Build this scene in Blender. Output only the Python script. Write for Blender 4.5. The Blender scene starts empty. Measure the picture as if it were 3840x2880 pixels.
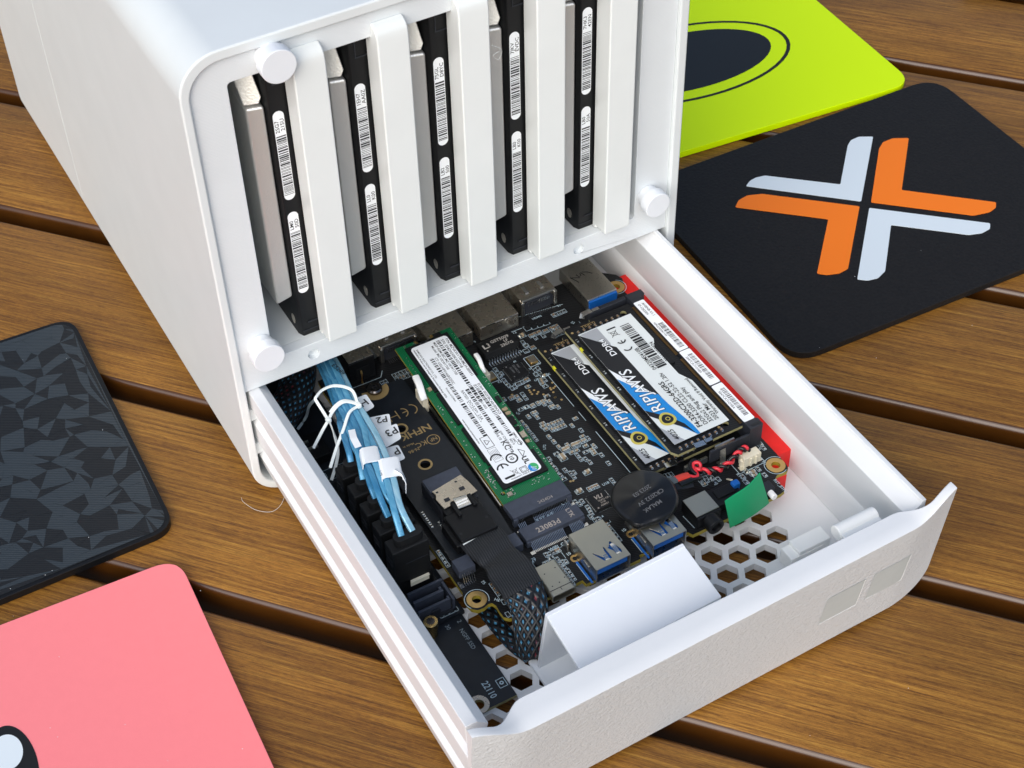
import bpy, math, random
from mathutils import Vector, Matrix
from mathutils.geometry import delaunay_2d_cdt
random.seed(7)
S = 0.001                      # the script is written in millimetres, Blender units are metres
sc = bpy.context.scene
col = sc.collection
PI = math.pi

# ---------------------------------------------------------------- camera
cd = bpy.data.cameras.new('camera')
cam = bpy.data.objects.new('camera', cd); col.objects.link(cam); sc.camera = cam
CAMP = (-100.0, -369.0, 427.0)
Rt = ((0.86847792, -0.36314823, 0.33744549),      # columns: world axes seen from the camera
      (-0.49535223, -0.60923259, 0.61924294),
      (-0.01929419, -0.7049532, -0.70899134))
Mw = Matrix(((Rt[0][0], -Rt[0][1], -Rt[0][2], CAMP[0]*S),
             (Rt[1][0], -Rt[1][1], -Rt[1][2], CAMP[1]*S),
             (Rt[2][0], -Rt[2][1], -Rt[2][2], CAMP[2]*S),
             (0, 0, 0, 1)))
cam.matrix_world = Mw
cd.sensor_width = 36.0
cd.lens = 57.53
cd.clip_start = 0.02; cd.clip_end = 200
cd.dof.use_dof = True
cd.dof.focus_distance = 0.56
cd.dof.aperture_fstop = 55

# ---------------------------------------------------------------- light
w = bpy.data.worlds.new('World'); sc.world = w; w.use_nodes = True
nt = w.node_tree; nt.nodes.clear()
SUN_EL, SUN_AZ = math.radians(38), math.radians(-135)      # azimuth measured from +y towards +x
sky = nt.nodes.new('ShaderNodeTexSky'); sky.sky_type = 'NISHITA'; sky.sun_disc = False
sky.sun_elevation = SUN_EL; sky.sun_rotation = SUN_AZ
sky.air_density = 1.0; sky.dust_density = 3.0; sky.ozone_density = 1.0
bg = nt.nodes.new('ShaderNodeBackground'); bg.inputs[1].default_value = 0.10
ow = nt.nodes.new('ShaderNodeOutputWorld')
nt.links.new(sky.outputs[0], bg.inputs[0]); nt.links.new(bg.outputs[0], ow.inputs[0])
ld = bpy.data.lights.new('sun', 'SUN'); ld.energy = 1.5; ld.angle = math.radians(60); ld.color = (0.94, 0.975, 1.0)
sun = bpy.data.objects.new('sun', ld); col.objects.link(sun)
sd = Vector((math.sin(SUN_AZ)*math.cos(SUN_EL), math.cos(SUN_AZ)*math.cos(SUN_EL), math.sin(SUN_EL)))
sun.rotation_euler = sd.to_track_quat('Z', 'Y').to_euler()
sc.view_settings.view_transform = 'Standard'; sc.view_settings.look = 'None'
sc.view_settings.exposure = 0.52; sc.view_settings.gamma = 1
sc.render.engine = 'CYCLES'
sc.cycles.use_denoising = True
sc.cycles.max_bounces = 8

# ---------------------------------------------------------------- materials
def s2l(c):
    return tuple(((x/12.92) if x <= 0.04045 else ((x+0.055)/1.055)**2.4) for x in c)
def hexc(h):
    return s2l([int(h[i:i+2], 16)/255 for i in (0, 2, 4)])
class NT:
    def __init__(s, name):
        s.m = bpy.data.materials.new(name); s.m.use_nodes = True; s.t = s.m.node_tree
        s.b = s.t.nodes['Principled BSDF']; s.co = None
    def n(s, t, **kw):
        x = s.t.nodes.new(t)
        for k, v in kw.items():
            if k.startswith('i_'): x.inputs[k[2:].replace('_', ' ')].default_value = v
            else: setattr(x, k, v)
        return x
    def l(s, a, b): s.t.links.new(a, b)
    def coord(s, scale=(1, 1, 1), rot=(0, 0, 0)):     # object coordinates in mm
        tc = s.n('ShaderNodeTexCoord'); mp = s.n('ShaderNodeMapping')
        mp.inputs['Scale'].default_value = tuple(1000.0*k for k in scale); mp.inputs['Rotation'].default_value = rot
        s.l(tc.outputs['Object'], mp.inputs['Vector']); return mp.outputs[0]
    def ramp(s, fac, stops):
        r = s.n('ShaderNodeValToRGB'); e = r.color_ramp.elements
        while len(e) < len(stops): e.new(0.5)
        for q, (p, c) in zip(e, stops): q.position = p; q.color = tuple(c)+(1,) if len(c) == 3 else c
        s.l(fac, r.inputs[0]); return r.outputs[0]
    def noise(s, vec, scale, detail=3, rough=0.5, dist=0):
        x = s.n('ShaderNodeTexNoise'); x.inputs['Scale'].default_value = scale; x.inputs['Detail'].default_value = detail
        x.inputs['Roughness'].default_value = rough; x.inputs['Distortion'].default_value = dist
        s.l(vec, x.inputs['Vector']); return x.outputs['Fac']
    def bump(s, h, strength, dist=0.1, normal=None):
        x = s.n('ShaderNodeBump'); x.inputs['Strength'].default_value = strength; x.inputs['Distance'].default_value = dist*S
        s.l(h, x.inputs['Height'])
        if normal is not None: s.l(normal, x.inputs['Normal'])
        return x.outputs[0]
def mat(name, c, rough=0.5, metal=0.0, bump=None, var=0.0, varscale=0.3, spec=None, coat=0, sss=0, rvar=0.0):
    """bump = (scale per mm, strength, height in mm)"""
    k = NT(name); b = k.b
    cc = hexc(c) if isinstance(c, str) else c
    b.inputs['Base Color'].default_value = cc+(1,); b.inputs['Roughness'].default_value = rough; b.inputs['Metallic'].default_value = metal
    if spec is not None: b.inputs['Specular IOR Level'].default_value = spec
    if coat: b.inputs['Coat Weight'].default_value = coat
    if bump or var or rvar: v = k.coord()
    if var:
        f = k.noise(v, varscale, 4)
        lo = tuple(x*(1-var) for x in cc); hi = tuple(min(1, x*(1+var)) for x in cc)
        k.l(k.ramp(f, [(0.3, lo), (0.7, hi)]), b.inputs['Base Color'])
    if rvar:
        f = k.noise(v, varscale*1.7, 5)
        mr = k.n('ShaderNodeMapRange'); mr.inputs[3].default_value = rough-rvar; mr.inputs[4].default_value = rough+rvar
        k.l(f, mr.inputs[0]); k.l(mr.outputs[0], b.inputs['Roughness'])
    if bump:
        k.l(k.bump(k.noise(v, bump[0], 3), bump[1], bump[2]), b.inputs['Normal'])
    return k.m
def layered(name, c, rough, axis_rot, period, strength, grain=0.15, var=0.012):
    """3D-printed plastic: fine parallel extrusion lines plus slight mottling"""
    k = NT(name); b = k.b; cc = hexc(c)
    v = k.coord(rot=axis_rot)
    wv = k.n('ShaderNodeTexWave', wave_type='BANDS', bands_direction='X'); wv.inputs['Scale'].default_value = 0.314/period
    wv.inputs['Distortion'].default_value = 0.4; wv.inputs['Detail'].default_value = 1
    k.l(v, wv.inputs['Vector'])
    f = k.noise(v, 0.06, 4)
    k.l(k.ramp(f, [(0.3, tuple(x*(1-var*2) for x in cc)), (0.7, tuple(min(.93, x*(1+var)) for x in cc))]), b.inputs['Base Color'])
    n1 = k.bump(wv.outputs['Fac'], strength, 0.05)
    n2 = k.bump(k.noise(v, 1.2, 3), grain, 0.04, n1)
    k.l(n2, b.inputs['Normal']); b.inputs['Roughness'].default_value = rough
    return k.m
M = {}
M['white'] = layered('white printed plastic', 'dfe4e4', 0.42, (0, 0, 0), 0.42, 0.05)
M['white_face'] = layered('white printed face diagonal lines', 'dfe4e6', 0.45, (0, math.radians(48), 0), 0.85, 0.35)
M['white_side'] = layered('white printed side layers', 'e6edf1', 0.5, (0, 0, math.radians(90)), 0.3, 0.03)
M['tray'] = layered('white tray plastic', 'e4e6e7', 0.4, (0, math.radians(90), 0), 0.4, 0.06)
M['slat'] = layered('ivory strip plastic', 'e3e7e5', 0.38, (0, 0, 0), 0.5, 0.05)
M['peg'] = layered('white peg plastic', 'e8ecf0', 0.4, (0, math.radians(80), 0), 0.45, 0.22)
k = NT('textured white panel'); v = k.coord(scale=(0.75, 1, 1.35))
f1 = k.noise(v, 0.8, 3, 0.55, 0.8)
k.l(k.bump(f1, 1.0, 0.5), k.b.inputs['Normal']); k.b.inputs['Base Color'].default_value = hexc('cfd2d4')+(1,); k.b.inputs['Roughness'].default_value = 0.5
M['panel'] = k.m
M['window'] = mat('warm grey inlay', 'bec5c5', 0.4, bump=(0.8, 0.05, 0.05), var=0.02)
M['paperboard'] = mat('smooth white sheet', 'eaeef2', 0.35, bump=(0.5, 0.03, 0.05), var=0.008, varscale=0.1)
M['ivory'] = mat('ivory connector plastic', 'e4ddc6', 0.45)
M['milk'] = mat('milky white plastic', 'f6f7f4', 0.35)
M['red'] = mat('red printed plastic', 'e01410', 0.45, bump=(1.5, 0.15, 0.05), var=0.05)
M['pcb'] = NT('black circuit board')
k = M['pcb']; v = k.coord()
vo = k.n('ShaderNodeTexVoronoi', distance='MANHATTAN', feature='DISTANCE_TO_EDGE' if False else 'F1'); vo.inputs['Scale'].default_value = 0.16
k.l(v, vo.inputs['Vector'])
wv = k.n('ShaderNodeTexWave', wave_type='BANDS', bands_direction='DIAGONAL'); wv.inputs['Scale'].default_value = 0.5; wv.inputs['Distortion'].default_value = 7; wv.inputs['Detail'].default_value = 2; wv.inputs['Detail Scale'].default_value = 0.35
k.l(v, wv.inputs['Vector'])
k.l(k.ramp(wv.outputs['Fac'], [(0.0, (0.008, 0.0085, 0.009)), (0.86, (0.010, 0.0105, 0.012)), (0.97, (0.022, 0.023, 0.026))]), k.b.inputs['Base Color'])
k.l(k.bump(wv.outputs['Fac'], 0.25, 0.05), k.b.inputs['Normal']); k.b.inputs['Roughness'].default_value = 0.36; k.b.inputs['Specular IOR Level'].default_value = 0.3
M['pcb'] = k.m
M['pcb_dark'] = mat('dark blue black circuit board', (0.009, 0.012, 0.017), 0.4, bump=(0.8, 0.12, 0.05), var=0.15)
M['pcb_edge'] = mat('fibreglass board edge', '9a8a2e', 0.55, var=0.1, varscale=0.5)
M['pcb_edge2'] = mat('pale fibreglass board edge', '8f8a62', 0.55, var=0.1, varscale=0.5)
k = NT('green circuit board'); v = k.coord()
wv = k.n('ShaderNodeTexWave', wave_type='BANDS', bands_direction='X'); wv.inputs['Scale'].default_value = 0.55; wv.inputs['Distortion'].default_value = 4; wv.inputs['Detail'].default_value = 1.5; wv.inputs['Detail Scale'].default_value = 0.2
k.l(v, wv.inputs['Vector'])
k.l(k.ramp(wv.outputs['Fac'], [(0, hexc('0a5a34')), (0.75, hexc('0b6038')), (0.95, hexc('17784a'))]), k.b.inputs['Base Color'])
k.l(k.bump(wv.outputs['Fac'], 0.3, 0.05), k.b.inputs['Normal']); k.b.inputs['Roughness'].default_value = 0.3
M['pcb_green'] = k.m
M['chip'] = mat('black chip epoxy', '17181a', 0.5, spec=0.3, bump=(3, 0.12, 0.04), var=0.12, varscale=0.6)
M['black'] = mat('black plastic', '0e0f11', 0.45, spec=0.35, bump=(1.8, 0.15, 0.05), var=0.15, varscale=0.3)
M['black_soft'] = mat('matte black plastic', '141516', 0.55, spec=0.3, bump=(2.5, 0.3, 0.06), var=0.12, varscale=0.3)
M['slate'] = mat('slate connector plastic', '3d4350', 0.5, bump=(1.6, 0.2, 0.05), var=0.12, varscale=0.5)
M['slate_dark'] = mat('dark slate plastic', '23262d', 0.5, bump=(1.6, 0.2, 0.05), var=0.12, varscale=0.5)
M['wrap'] = mat('black shrink wrap', '121212', 0.28, bump=(0.5, 0.25, 0.12), spec=0.6)
M['steel'] = mat('plated steel', (0.66, 0.63, 0.56), 0.3, 1.0, bump=(1.6, 0.12, 0.05), rvar=0.1, varscale=0.8)
M['steel_warm'] = mat('speckled plated steel', (0.60, 0.57, 0.46), 0.38, 1.0, bump=(3.5, 0.45, 0.06), rvar=0.12, varscale=2.2)
M['nickel'] = mat('satin nickel shell', (0.62, 0.55, 0.45), 0.28, 0.95, bump=(1.0, 0.03, 0.03), rvar=0.05, varscale=0.3)
M['bright'] = mat('bright tinned metal', (0.85, 0.84, 0.80), 0.2, 1.0)
M['drive_metal'] = mat('brushed drive cover', (0.80, 0.79, 0.75), 0.4, 0.75, bump=(1.6, 0.7, 0.12), rvar=0.06, varscale=1.0)
M['gold'] = mat('gold plating', (0.78, 0.52, 0.20), 0.35, 1.0, bump=(2, 0.1, 0.03))
M['gold_print'] = mat('exposed gold copper', 'b59a68', 0.45, 0.35)
M['brass'] = mat('brass', (0.72, 0.50, 0.20), 0.25, 1.0)
M['copper'] = mat('copper fingers', (0.42, 0.25, 0.10), 0.4, 1.0)
M['screw'] = mat('dark nickel screw', (0.16, 0.145, 0.14), 0.22, 1.0)
M['silk'] = mat('white silkscreen', 'b9cfd8', 0.6)
M['silk_dim'] = mat('grey silkscreen', '8c9aa0', 0.6)
M['tan'] = mat('tan ceramic', 'a08e73', 0.4, var=0.1, varscale=1)
M['brown'] = mat('brown ceramic', '8c7152', 0.4, var=0.1, varscale=1)
M['res'] = mat('black resistor', '1a1b1c', 0.4)
M['solder'] = mat('solder', (0.80, 0.82, 0.80), 0.25, 1.0)
M['label'] = mat('white label paper', 'f1f5f8', 0.4, var=0.01, varscale=0.2)
M['label2'] = mat('satin label film', 'dfe5e4', 0.4, var=0.01, varscale=0.2)
M['ink'] = mat('black ink', '17181c', 0.45)
M['ink_grey'] = mat('grey ink', '6b6c6e', 0.5)
M['ink_laser'] = mat('laser marking', 'a59c93', 0.55)
M['ink_laser2'] = mat('pale laser marking', 'b2ada6', 0.55)
M['l_blue'] = mat('blue print', '1786d2', 0.4)
M['l_silver'] = mat('silver print', 'b3b7bc', 0.4, 0.3)
M['l_gold'] = mat('gold foil print', 'd8c860', 0.35, 0.3)
M['l_white'] = mat('white print', 'eef2f4', 0.4)
M['l_green'] = mat('green print', '3fae6a', 0.4)
M['usb_blue'] = mat('blue connector plastic', '1560b4', 0.35)
def cablemat(name, c1, c2, c3):
    k = NT(name); v = k.coord(scale=(1, 0.12, 1))
    f = k.noise(v, 0.9, 4); f2 = k.noise(k.coord(scale=(2.2, 0.1, 2.2)), 1.5, 2)
    k.l(k.ramp(f, [(0.25, hexc(c1)), (0.5, hexc(c2)), (0.75, hexc(c3))]), k.b.inputs['Base Color'])
    k.l(k.bump(f2, 0.25, 0.1), k.b.inputs['Normal']); k.b.inputs['Roughness'].default_value = 0.25; k.b.inputs['Metallic'].default_value = 0.2
    return k.m
M['cable0'] = cablemat('blue cable jacket', '4a90b6', '5a9fc2', '7ab4d2')  # one blue jacket in three tones, painting light and shade between strands
M['cable1'] = cablemat('lit blue cable jacket', '78b0ca', '90bed2', 'a8cede')
M['cable2'] = cablemat('shaded blue cable jacket', '30749e', '3f82aa', '5a9cc0')
M['tie'] = mat('white nylon', 'e9f0ee', 0.35)
M['red_wire'] = mat('red wire', 'd8303c', 0.35)
M['black_wire'] = mat('black wire', '141416', 0.35)
M['red_shrink'] = mat('red heat shrink', 'c43c30', 0.5)
M['grey_shrink'] = mat('grey heat shrink', '4c555a', 0.5)
M['green_tag'] = mat('green plastic tab', '089a62', 0.32, bump=(0.25, 0.15, 0.1))
M['yellow'] = mat('yellow mark', 'd6d21c', 0.5)
M['neon'] = mat('neon yellow plastic', 'bfe808', 0.4, bump=(2.0, 0.12, 0.04), spec=0.2)
M['neon'].node_tree.nodes['Principled BSDF'].inputs['Base Color'].default_value = (0.70, 0.98, 0.0, 1)
M['mat_black'] = mat('black pad plastic', '1b1816', 0.6, bump=(0.75, 0.8, 0.25), spec=0.3, var=0.3, varscale=0.9)
M['pink'] = mat('pink pad plastic', 'ff8a8e', 0.5, bump=(1.1, 0.35, 0.08), var=0.012, varscale=0.3)
M['orange'] = mat('orange inlay', 'ff8010', 0.45)
M['white_in'] = mat('white inlay', 'dfe9ee', 0.45)
M['black_in'] = mat('black inlay', '161616', 0.5)
def ribbed(name, c, rough, rot, period, strength, c2):
    k = NT(name); v = k.coord(rot=(0, 0, rot))
    wv = k.n('ShaderNodeTexWave', wave_type='BANDS', bands_direction='X'); wv.inputs['Scale'].default_value = 0.314/period
    k.l(v, wv.inputs['Vector'])
    k.l(k.ramp(wv.outputs['Fac'], [(0.15, hexc(c2)), (0.6, hexc(c))]), k.b.inputs['Base Color'])
    k.l(k.bump(wv.outputs['Fac'], strength, 0.12), k.b.inputs['Normal']); k.b.inputs['Roughness'].default_value = rough
    return k.m
M['rib_a'] = ribbed('lit ribbed facet', '363d42', 0.42, math.radians(-60), 0.8, 0.5, '242b30')  # same pad plastic, its ribs painted as if catching the light
M['rib_b'] = ribbed('shaded ribbed facet', '191b1d', 0.5, math.radians(-60), 0.8, 0.4, '0b0c0e')  # same pad plastic, painted as if turned from the light
M['tape'] = ribbed('woven black tape', '26282b', 0.55, 0.0, 0.8, 0.7, '0a0b0c')
k = NT('braided sleeve'); tc = k.n('ShaderNodeTexCoord'); sep = k.n('ShaderNodeSeparateXYZ'); k.l(tc.outputs['UV'], sep.inputs[0])
def mth(op, a, b=None):
    x = k.n('ShaderNodeMath', operation=op)
    for i, q in enumerate((a, b)):
        if q is None: continue
        if isinstance(q, (int, float)): x.inputs[i].default_value = q
        else: k.l(q, x.inputs[i])
    return x.outputs[0]
u_, v_ = sep.outputs[0], sep.outputs[1]
pa = mth('SINE', mth('MULTIPLY', mth('ADD', u_, mth('MULTIPLY', v_, 0.55)), 2.8)); pb = mth('SINE', mth('MULTIPLY', mth('SUBTRACT', u_, mth('MULTIPLY', v_, 0.55)), 2.8))
gap = mth('MULTIPLY', mth('LESS_THAN', pa, -0.42), mth('LESS_THAN', pb, -0.42))
nz = k.n('ShaderNodeTexNoise'); nz.inputs['Scale'].default_value = 0.55; nz.inputs['Detail'].default_value = 0
cmb = k.n('ShaderNodeCombineXYZ'); k.l(mth('MULTIPLY', u_, 1.8), cmb.inputs[0]); k.l(mth('MULTIPLY', v_, 0.15), cmb.inputs[1]); k.l(cmb.outputs[0], nz.inputs['Vector'])
cw = k.ramp(nz.outputs['Fac'], [(0.0, hexc('0c1d2c')), (0.40, hexc('1f5f84')), (0.5, hexc('5fa8cc')), (0.60, hexc('15354a')), (0.72, hexc('7c2a30'))])
fi = mth('SINE', mth('MULTIPLY', mth('ADD', u_, mth('MULTIPLY', v_, 0.55)), 30.0))
fb = k.ramp(fi, [(0.2, hexc('08090a')), (0.8, hexc('2c2e31'))])
mx = k.n('ShaderNodeMix', data_type='RGBA'); k.l(gap, mx.inputs['Factor']); k.l(fb, mx.inputs['A']); k.l(cw, mx.inputs['B'])
k.l(mx.outputs['Result'], k.b.inputs['Base Color']); k.l(k.bump(mth('MAXIMUM', pa, pb), 0.8, 0.25), k.b.inputs['Normal']); k.b.inputs['Roughness'].default_value = 0.4
M['braid'] = k.m
# wood: printed grain running along each plank (local x)
def wood(name, dark=1.0, seedv=0.0):
    k = NT(name); v = k.coord(scale=(0.16, 1, 1))
    tc = k.n('ShaderNodeObjectInfo')
    va = k.n('ShaderNodeVectorMath', operation='ADD'); k.l(v, va.inputs[0])
    vm = k.n('ShaderNodeVectorMath', operation='SCALE'); cb = k.n('ShaderNodeCombineXYZ'); k.l(tc.outputs['Random'], cb.inputs[0]); k.l(tc.outputs['Random'], cb.inputs[1]); k.l(tc.outputs['Random'], cb.inputs[2])
    k.l(cb.outputs[0], vm.inputs[0]); vm.inputs['Scale'].default_value = 900.0; k.l(vm.outputs[0], va.inputs[1]); v = va.outputs[0]
    big = k.noise(v, 0.045, 3, 0.55, 0.6)
    st = k.n('ShaderNodeVectorMath', operation='MULTIPLY'); k.l(v, st.inputs[0]); st.inputs[1].default_value = (0.13, 1.0, 1.0)
    g1 = k.noise(st.outputs[0], 1.05, 6, 0.7, 0.6)
    st2 = k.n('ShaderNodeVectorMath', operation='MULTIPLY'); k.l(v, st2.inputs[0]); st2.inputs[1].default_value = (1.4, 1.0, 1.0)
    g2 = k.noise(st2.outputs[0], 2.4, 3, 0.7)
    c1 = k.ramp(g1, [(0.28, hexc('40240a')), (0.40, hexc('75491a')), (0.53, hexc('9f6d29')), (0.70, hexc('c2923f'))])
    c2 = k.ramp(g2, [(0.32, hexc('57340c')), (0.64, hexc('ad7c2e'))])
    m = k.n('ShaderNodeMix', data_type='RGBA', blend_type='MIX'); m.inputs['Factor'].default_value = 0.33
    k.l(c1, m.inputs['A']); k.l(c2, m.inputs['B'])
    c3 = k.ramp(big, [(0.3, (0.72, 0.70, 0.68)), (0.7, (1.15, 1.15, 1.15))])
    m2 = k.n('ShaderNodeMix', data_type='RGBA', blend_type='MULTIPLY'); m2.inputs['Factor'].default_value = 1.0
    k.l(m.outputs['Result'], m2.inputs['A']); k.l(c3, m2.inputs['B'])
    # thin dark streaks
    st3 = k.n('ShaderNodeVectorMath', operation='MULTIPLY'); k.l(v, st3.inputs[0]); st3.inputs[1].default_value = (0.085, 1.0, 1.0)
    g3 = k.noise(st3.outputs[0], 1.0, 4, 0.6, 0.8)
    line = k.ramp(g3, [(0.39, (1, 1, 1)), (0.42, (0.30, 0.26, 0.22)), (0.45, (1, 1, 1)), (0.48, (1, 1, 1)), (0.505, (0.24, 0.2, 0.17)), (0.53, (1, 1, 1)), (0.57, (1, 1, 1)), (0.595, (0.38, 0.33, 0.29)), (0.62, (1, 1, 1))])
    m3 = k.n('ShaderNodeMix', data_type='RGBA', blend_type='MULTIPLY'); m3.inputs['Factor'].default_value = 0.8
    k.l(m2.outputs['Result'], m3.inputs['A']); k.l(line, m3.inputs['B'])
    k.l(m3.outputs['Result'], k.b.inputs['Base Color'])
    k.l(k.bump(g2, 0.35, 0.12), k.b.inputs['Normal'])
    rr = k.n('ShaderNodeMapRange'); rr.inputs[3].default_value = 0.42; rr.inputs[4].default_value = 0.6; k.l(g1, rr.inputs[0]); k.l(rr.outputs[0], k.b.inputs['Roughness'])
    return k.m
M['wood'] = wood('wood grain film')
M['wood_edge'] = mat('shaded plank edge lacquer', '472809', 0.3, bump=(0.3, 0.1, 0.1), var=0.2, varscale=0.06, coat=0.15)  # lacquer brown, darkened further to put gap shade into the colour
M['ground'] = mat('dark unseen ground', '2a2622', 0.9)

# ---------------------------------------------------------------- geometry helpers (millimetres)
def inside(p, poly):
    c = False; n = len(poly)
    for i in range(n):
        a, b = poly[i], poly[i-1]
        if (a[1] > p.y) != (b[1] > p.y) and p.x < (b[0]-a[0])*(p.y-a[1])/(b[1]-a[1])+a[0]: c = not c
    return c
class G:
    def __init__(s): s.v = []; s.f = []; s.uv = {}
    def add(s, vs, fs, T=None):
        b = len(s.v)
        for p in vs:
            q = Vector(p)
            if T is not None: q = T @ q
            s.v.append((q.x, q.y, q.z))
        for f in fs: s.f.append(tuple(i+b for i in f))
        return s
    def box(s, x0, x1, y0, y1, z0, z1, T=None):
        vs = [(x0,y0,z0),(x1,y0,z0),(x1,y1,z0),(x0,y1,z0),(x0,y0,z1),(x1,y0,z1),(x1,y1,z1),(x0,y1,z1)]
        return s.add(vs, [(0,3,2,1),(4,5,6,7),(0,1,5,4),(1,2,6,5),(2,3,7,6),(3,0,4,7)], T)
    def poly(s, outer, a0, a1, plane='z', holes=(), T=None):
        """flat outline (with holes) extruded from a0 to a1 along the named axis"""
        loops = [list(outer)]+[list(h) for h in holes]
        pts = []; edges = []
        for lp in loops:
            b = len(pts); pts += [Vector((p[0], p[1])) for p in lp]
            edges += [(b+i, b+(i+1) % len(lp)) for i in range(len(lp))]
        if holes or len(outer) > 4:
            vv, ee, ff, _, _, _ = delaunay_2d_cdt(pts, edges, [], 1, 1e-5)
            bbs = [(h, min(p[0] for p in h), max(p[0] for p in h), min(p[1] for p in h), max(p[1] for p in h)) for h in loops[1:]]
            def keep(f):
                c = sum((vv[i] for i in f), Vector((0, 0)))/len(f)
                if not inside(c, loops[0]): return False
                return not any(x0 < c.x < x1 and y0 < c.y < y1 and inside(c, h) for h, x0, x1, y0, y1 in bbs)
            ff = [tuple(f) for f in ff if keep(f)]
        else:
            vv, ff = pts, [tuple(range(len(pts)))]
        def sg(f):
            a = 0
            for i in range(len(f)):
                p, q = vv[f[i]], vv[f[(i+1) % len(f)]]; a += p.x*q.y-q.x*p.y
            return a
        ff = [f if sg(f) > 0 else f[::-1] for f in ff]
        flip = plane == 'y'
        def m3(p, a):
            return {'z': (p[0], p[1], a), 'y': (p[0], a, p[1]), 'x': (a, p[0], p[1])}[plane]
        if abs(a1-a0) < 1e-9:
            return s.add([m3(p, a0) for p in vv], [f if not flip else f[::-1] for f in ff], T)
        n = len(vv)
        vs = [m3(p, a0) for p in vv]+[m3(p, a1) for p in vv]
        fs = [tuple(i+n for i in f) for f in ff]+[f[::-1] for f in ff]
        cnt = {}
        for f in ff:
            for i in range(len(f)): cnt[(f[i], f[(i+1) % len(f)])] = 1
        for (a, b) in list(cnt):
            if (b, a) not in cnt: fs.append((a, b, b+n, a+n))
        if flip: fs = [f[::-1] for f in fs]
        return s.add(vs, fs, T)
    def cyl(s, c, r, a0, a1, axis='z', n=28, r2=None, T=None):
        r2 = r if r2 is None else r2
        vs = []
        for a, rr in ((a0, r), (a1, r2)):
            for i in range(n):
                t = 2*PI*i/n; p = (c[0]+rr*math.cos(t), c[1]+rr*math.sin(t))
                vs.append({'z': (p[0], p[1], a), 'y': (p[0], a, p[1]), 'x': (a, p[0], p[1])}[axis])
        fs = [(i, (i+1) % n, n+(i+1) % n, n+i) for i in range(n)]+[tuple(range(n))[::-1], tuple(range(n, 2*n))]
        if axis == 'y': fs = [f[::-1] for f in fs]
        return s.add(vs, fs, T)
    def ring(s, c, r0, r1, a0, a1, axis='z', n=36, T=None):
        o = [(c[0]+r1*math.cos(2*PI*i/n), c[1]+r1*math.sin(2*PI*i/n)) for i in range(n)]
        h = [(c[0]+r0*math.cos(2*PI*i/n), c[1]+r0*math.sin(2*PI*i/n)) for i in range(n)]
        return s.poly(o, a0, a1, axis, [h], T)
    def arc(s, c, r0, r1, t0, t1, a, n=16, T=None):
        t0, t1 = math.radians(t0), math.radians(t1)
        o = [(c[0]+r1*math.cos(t0+(t1-t0)*i/n), c[1]+r1*math.sin(t0+(t1-t0)*i/n)) for i in range(n+1)]
        o += [(c[0]+r0*math.cos(t0+(t1-t0)*i/n), c[1]+r0*math.sin(t0+(t1-t0)*i/n)) for i in range(n, -1, -1)]
        vs = [(p[0], p[1], a) for p in o]; N = len(o)
        return s.add(vs, [(i, i+1, N-2-i, N-1-i) for i in range(n)], T)
    def sweep(s, path, prof, up=(0, 0, 1), closed_prof=True, caps=True, uv=False):
        """profile (side, up) swept along a path"""
        P_ = [Vector(p) for p in path]; n = len(P_); k_ = len(prof); base = len(s.v); L = 0
        for i, p in enumerate(P_):
            t = (P_[min(i+1, n-1)]-P_[max(i-1, 0)]).normalized()
            u0 = Vector(up[i]) if isinstance(up, list) else Vector(up)
            sd_ = t.cross(u0)
            if sd_.length < 1e-4: sd_ = t.cross(Vector((1, 0, 0)))
            sd_.normalize(); uu = sd_.cross(t)
            if i: L += (P_[i]-P_[i-1]).length
            pr = prof[i] if isinstance(prof[0], list) else prof
            for j, (a, b) in enumerate(pr):
                q = p+sd_*a+uu*b; s.v.append((q.x, q.y, q.z)); s.uv[len(s.v)-1] = (j, L)
        k_ = len(prof[0]) if isinstance(prof[0], list) else len(prof)
        for i in range(n-1):
            for j in range(k_ if closed_prof else k_-1):
                a, b = base+i*k_+j, base+i*k_+(j+1) % k_
                s.f.append((a, a+k_, b+k_, b))
        if caps and closed_prof:
            s.f.append(tuple(base+j for j in range(k_))); s.f.append(tuple(base+(n-1)*k_+j for j in range(k_))[::-1])
        return s
    def text(s, body, x, y, z, size, rot=0, plane='xy', squash=1.0, T=None, align='LEFT', shear=0.0, bold=0.012, valign='BOTTOM_BASELINE'):
        cu = bpy.data.curves.new('t', 'FONT'); cu.body = body; cu.size = size; cu.resolution_u = 2; cu.align_x = align
        cu.align_y = valign; cu.shear = shear; cu.offset = bold
        ob = bpy.data.objects.new('t', cu); col.objects.link(ob)
        me = ob.to_mesh()
        R_ = Matrix.Translation((x, y, z)) @ Matrix.Rotation(math.radians(rot), 4, 'Z') @ Matrix.Diagonal((squash, 1, 1, 1))
        if plane == 'xz': R_ = Matrix.Translation((x, y, z)) @ Matrix.Rotation(PI/2, 4, 'X') @ Matrix.Rotation(math.radians(rot), 4, 'Z') @ Matrix.Diagonal((squash, 1, 1, 1))
        if T is not None: R_ = T @ R_
        s.add([v.co for v in me.vertices], [tuple(p.vertices) for p in me.polygons], R_)
        ob.to_mesh_clear(); bpy.data.objects.remove(ob); bpy.data.curves.remove(cu)
        return s
    def mesh(s, name, m, off=(0, 0, 0)):
        me = bpy.data.meshes.new(name)
        me.from_pydata([((x-off[0])*S, (y-off[1])*S, (z-off[2])*S) for x, y, z in s.v], [], s.f)
        if isinstance(m, str): m = M[m]
        me.materials.append(m); me.update(); return me
BASE = {}
def setp(o, label=None, cat=None, group=None, kind=None):
    if label: o['label'] = label
    if cat: o['category'] = cat
    if group: o['group'] = group
    if kind: o['kind'] = kind
    return o
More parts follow.
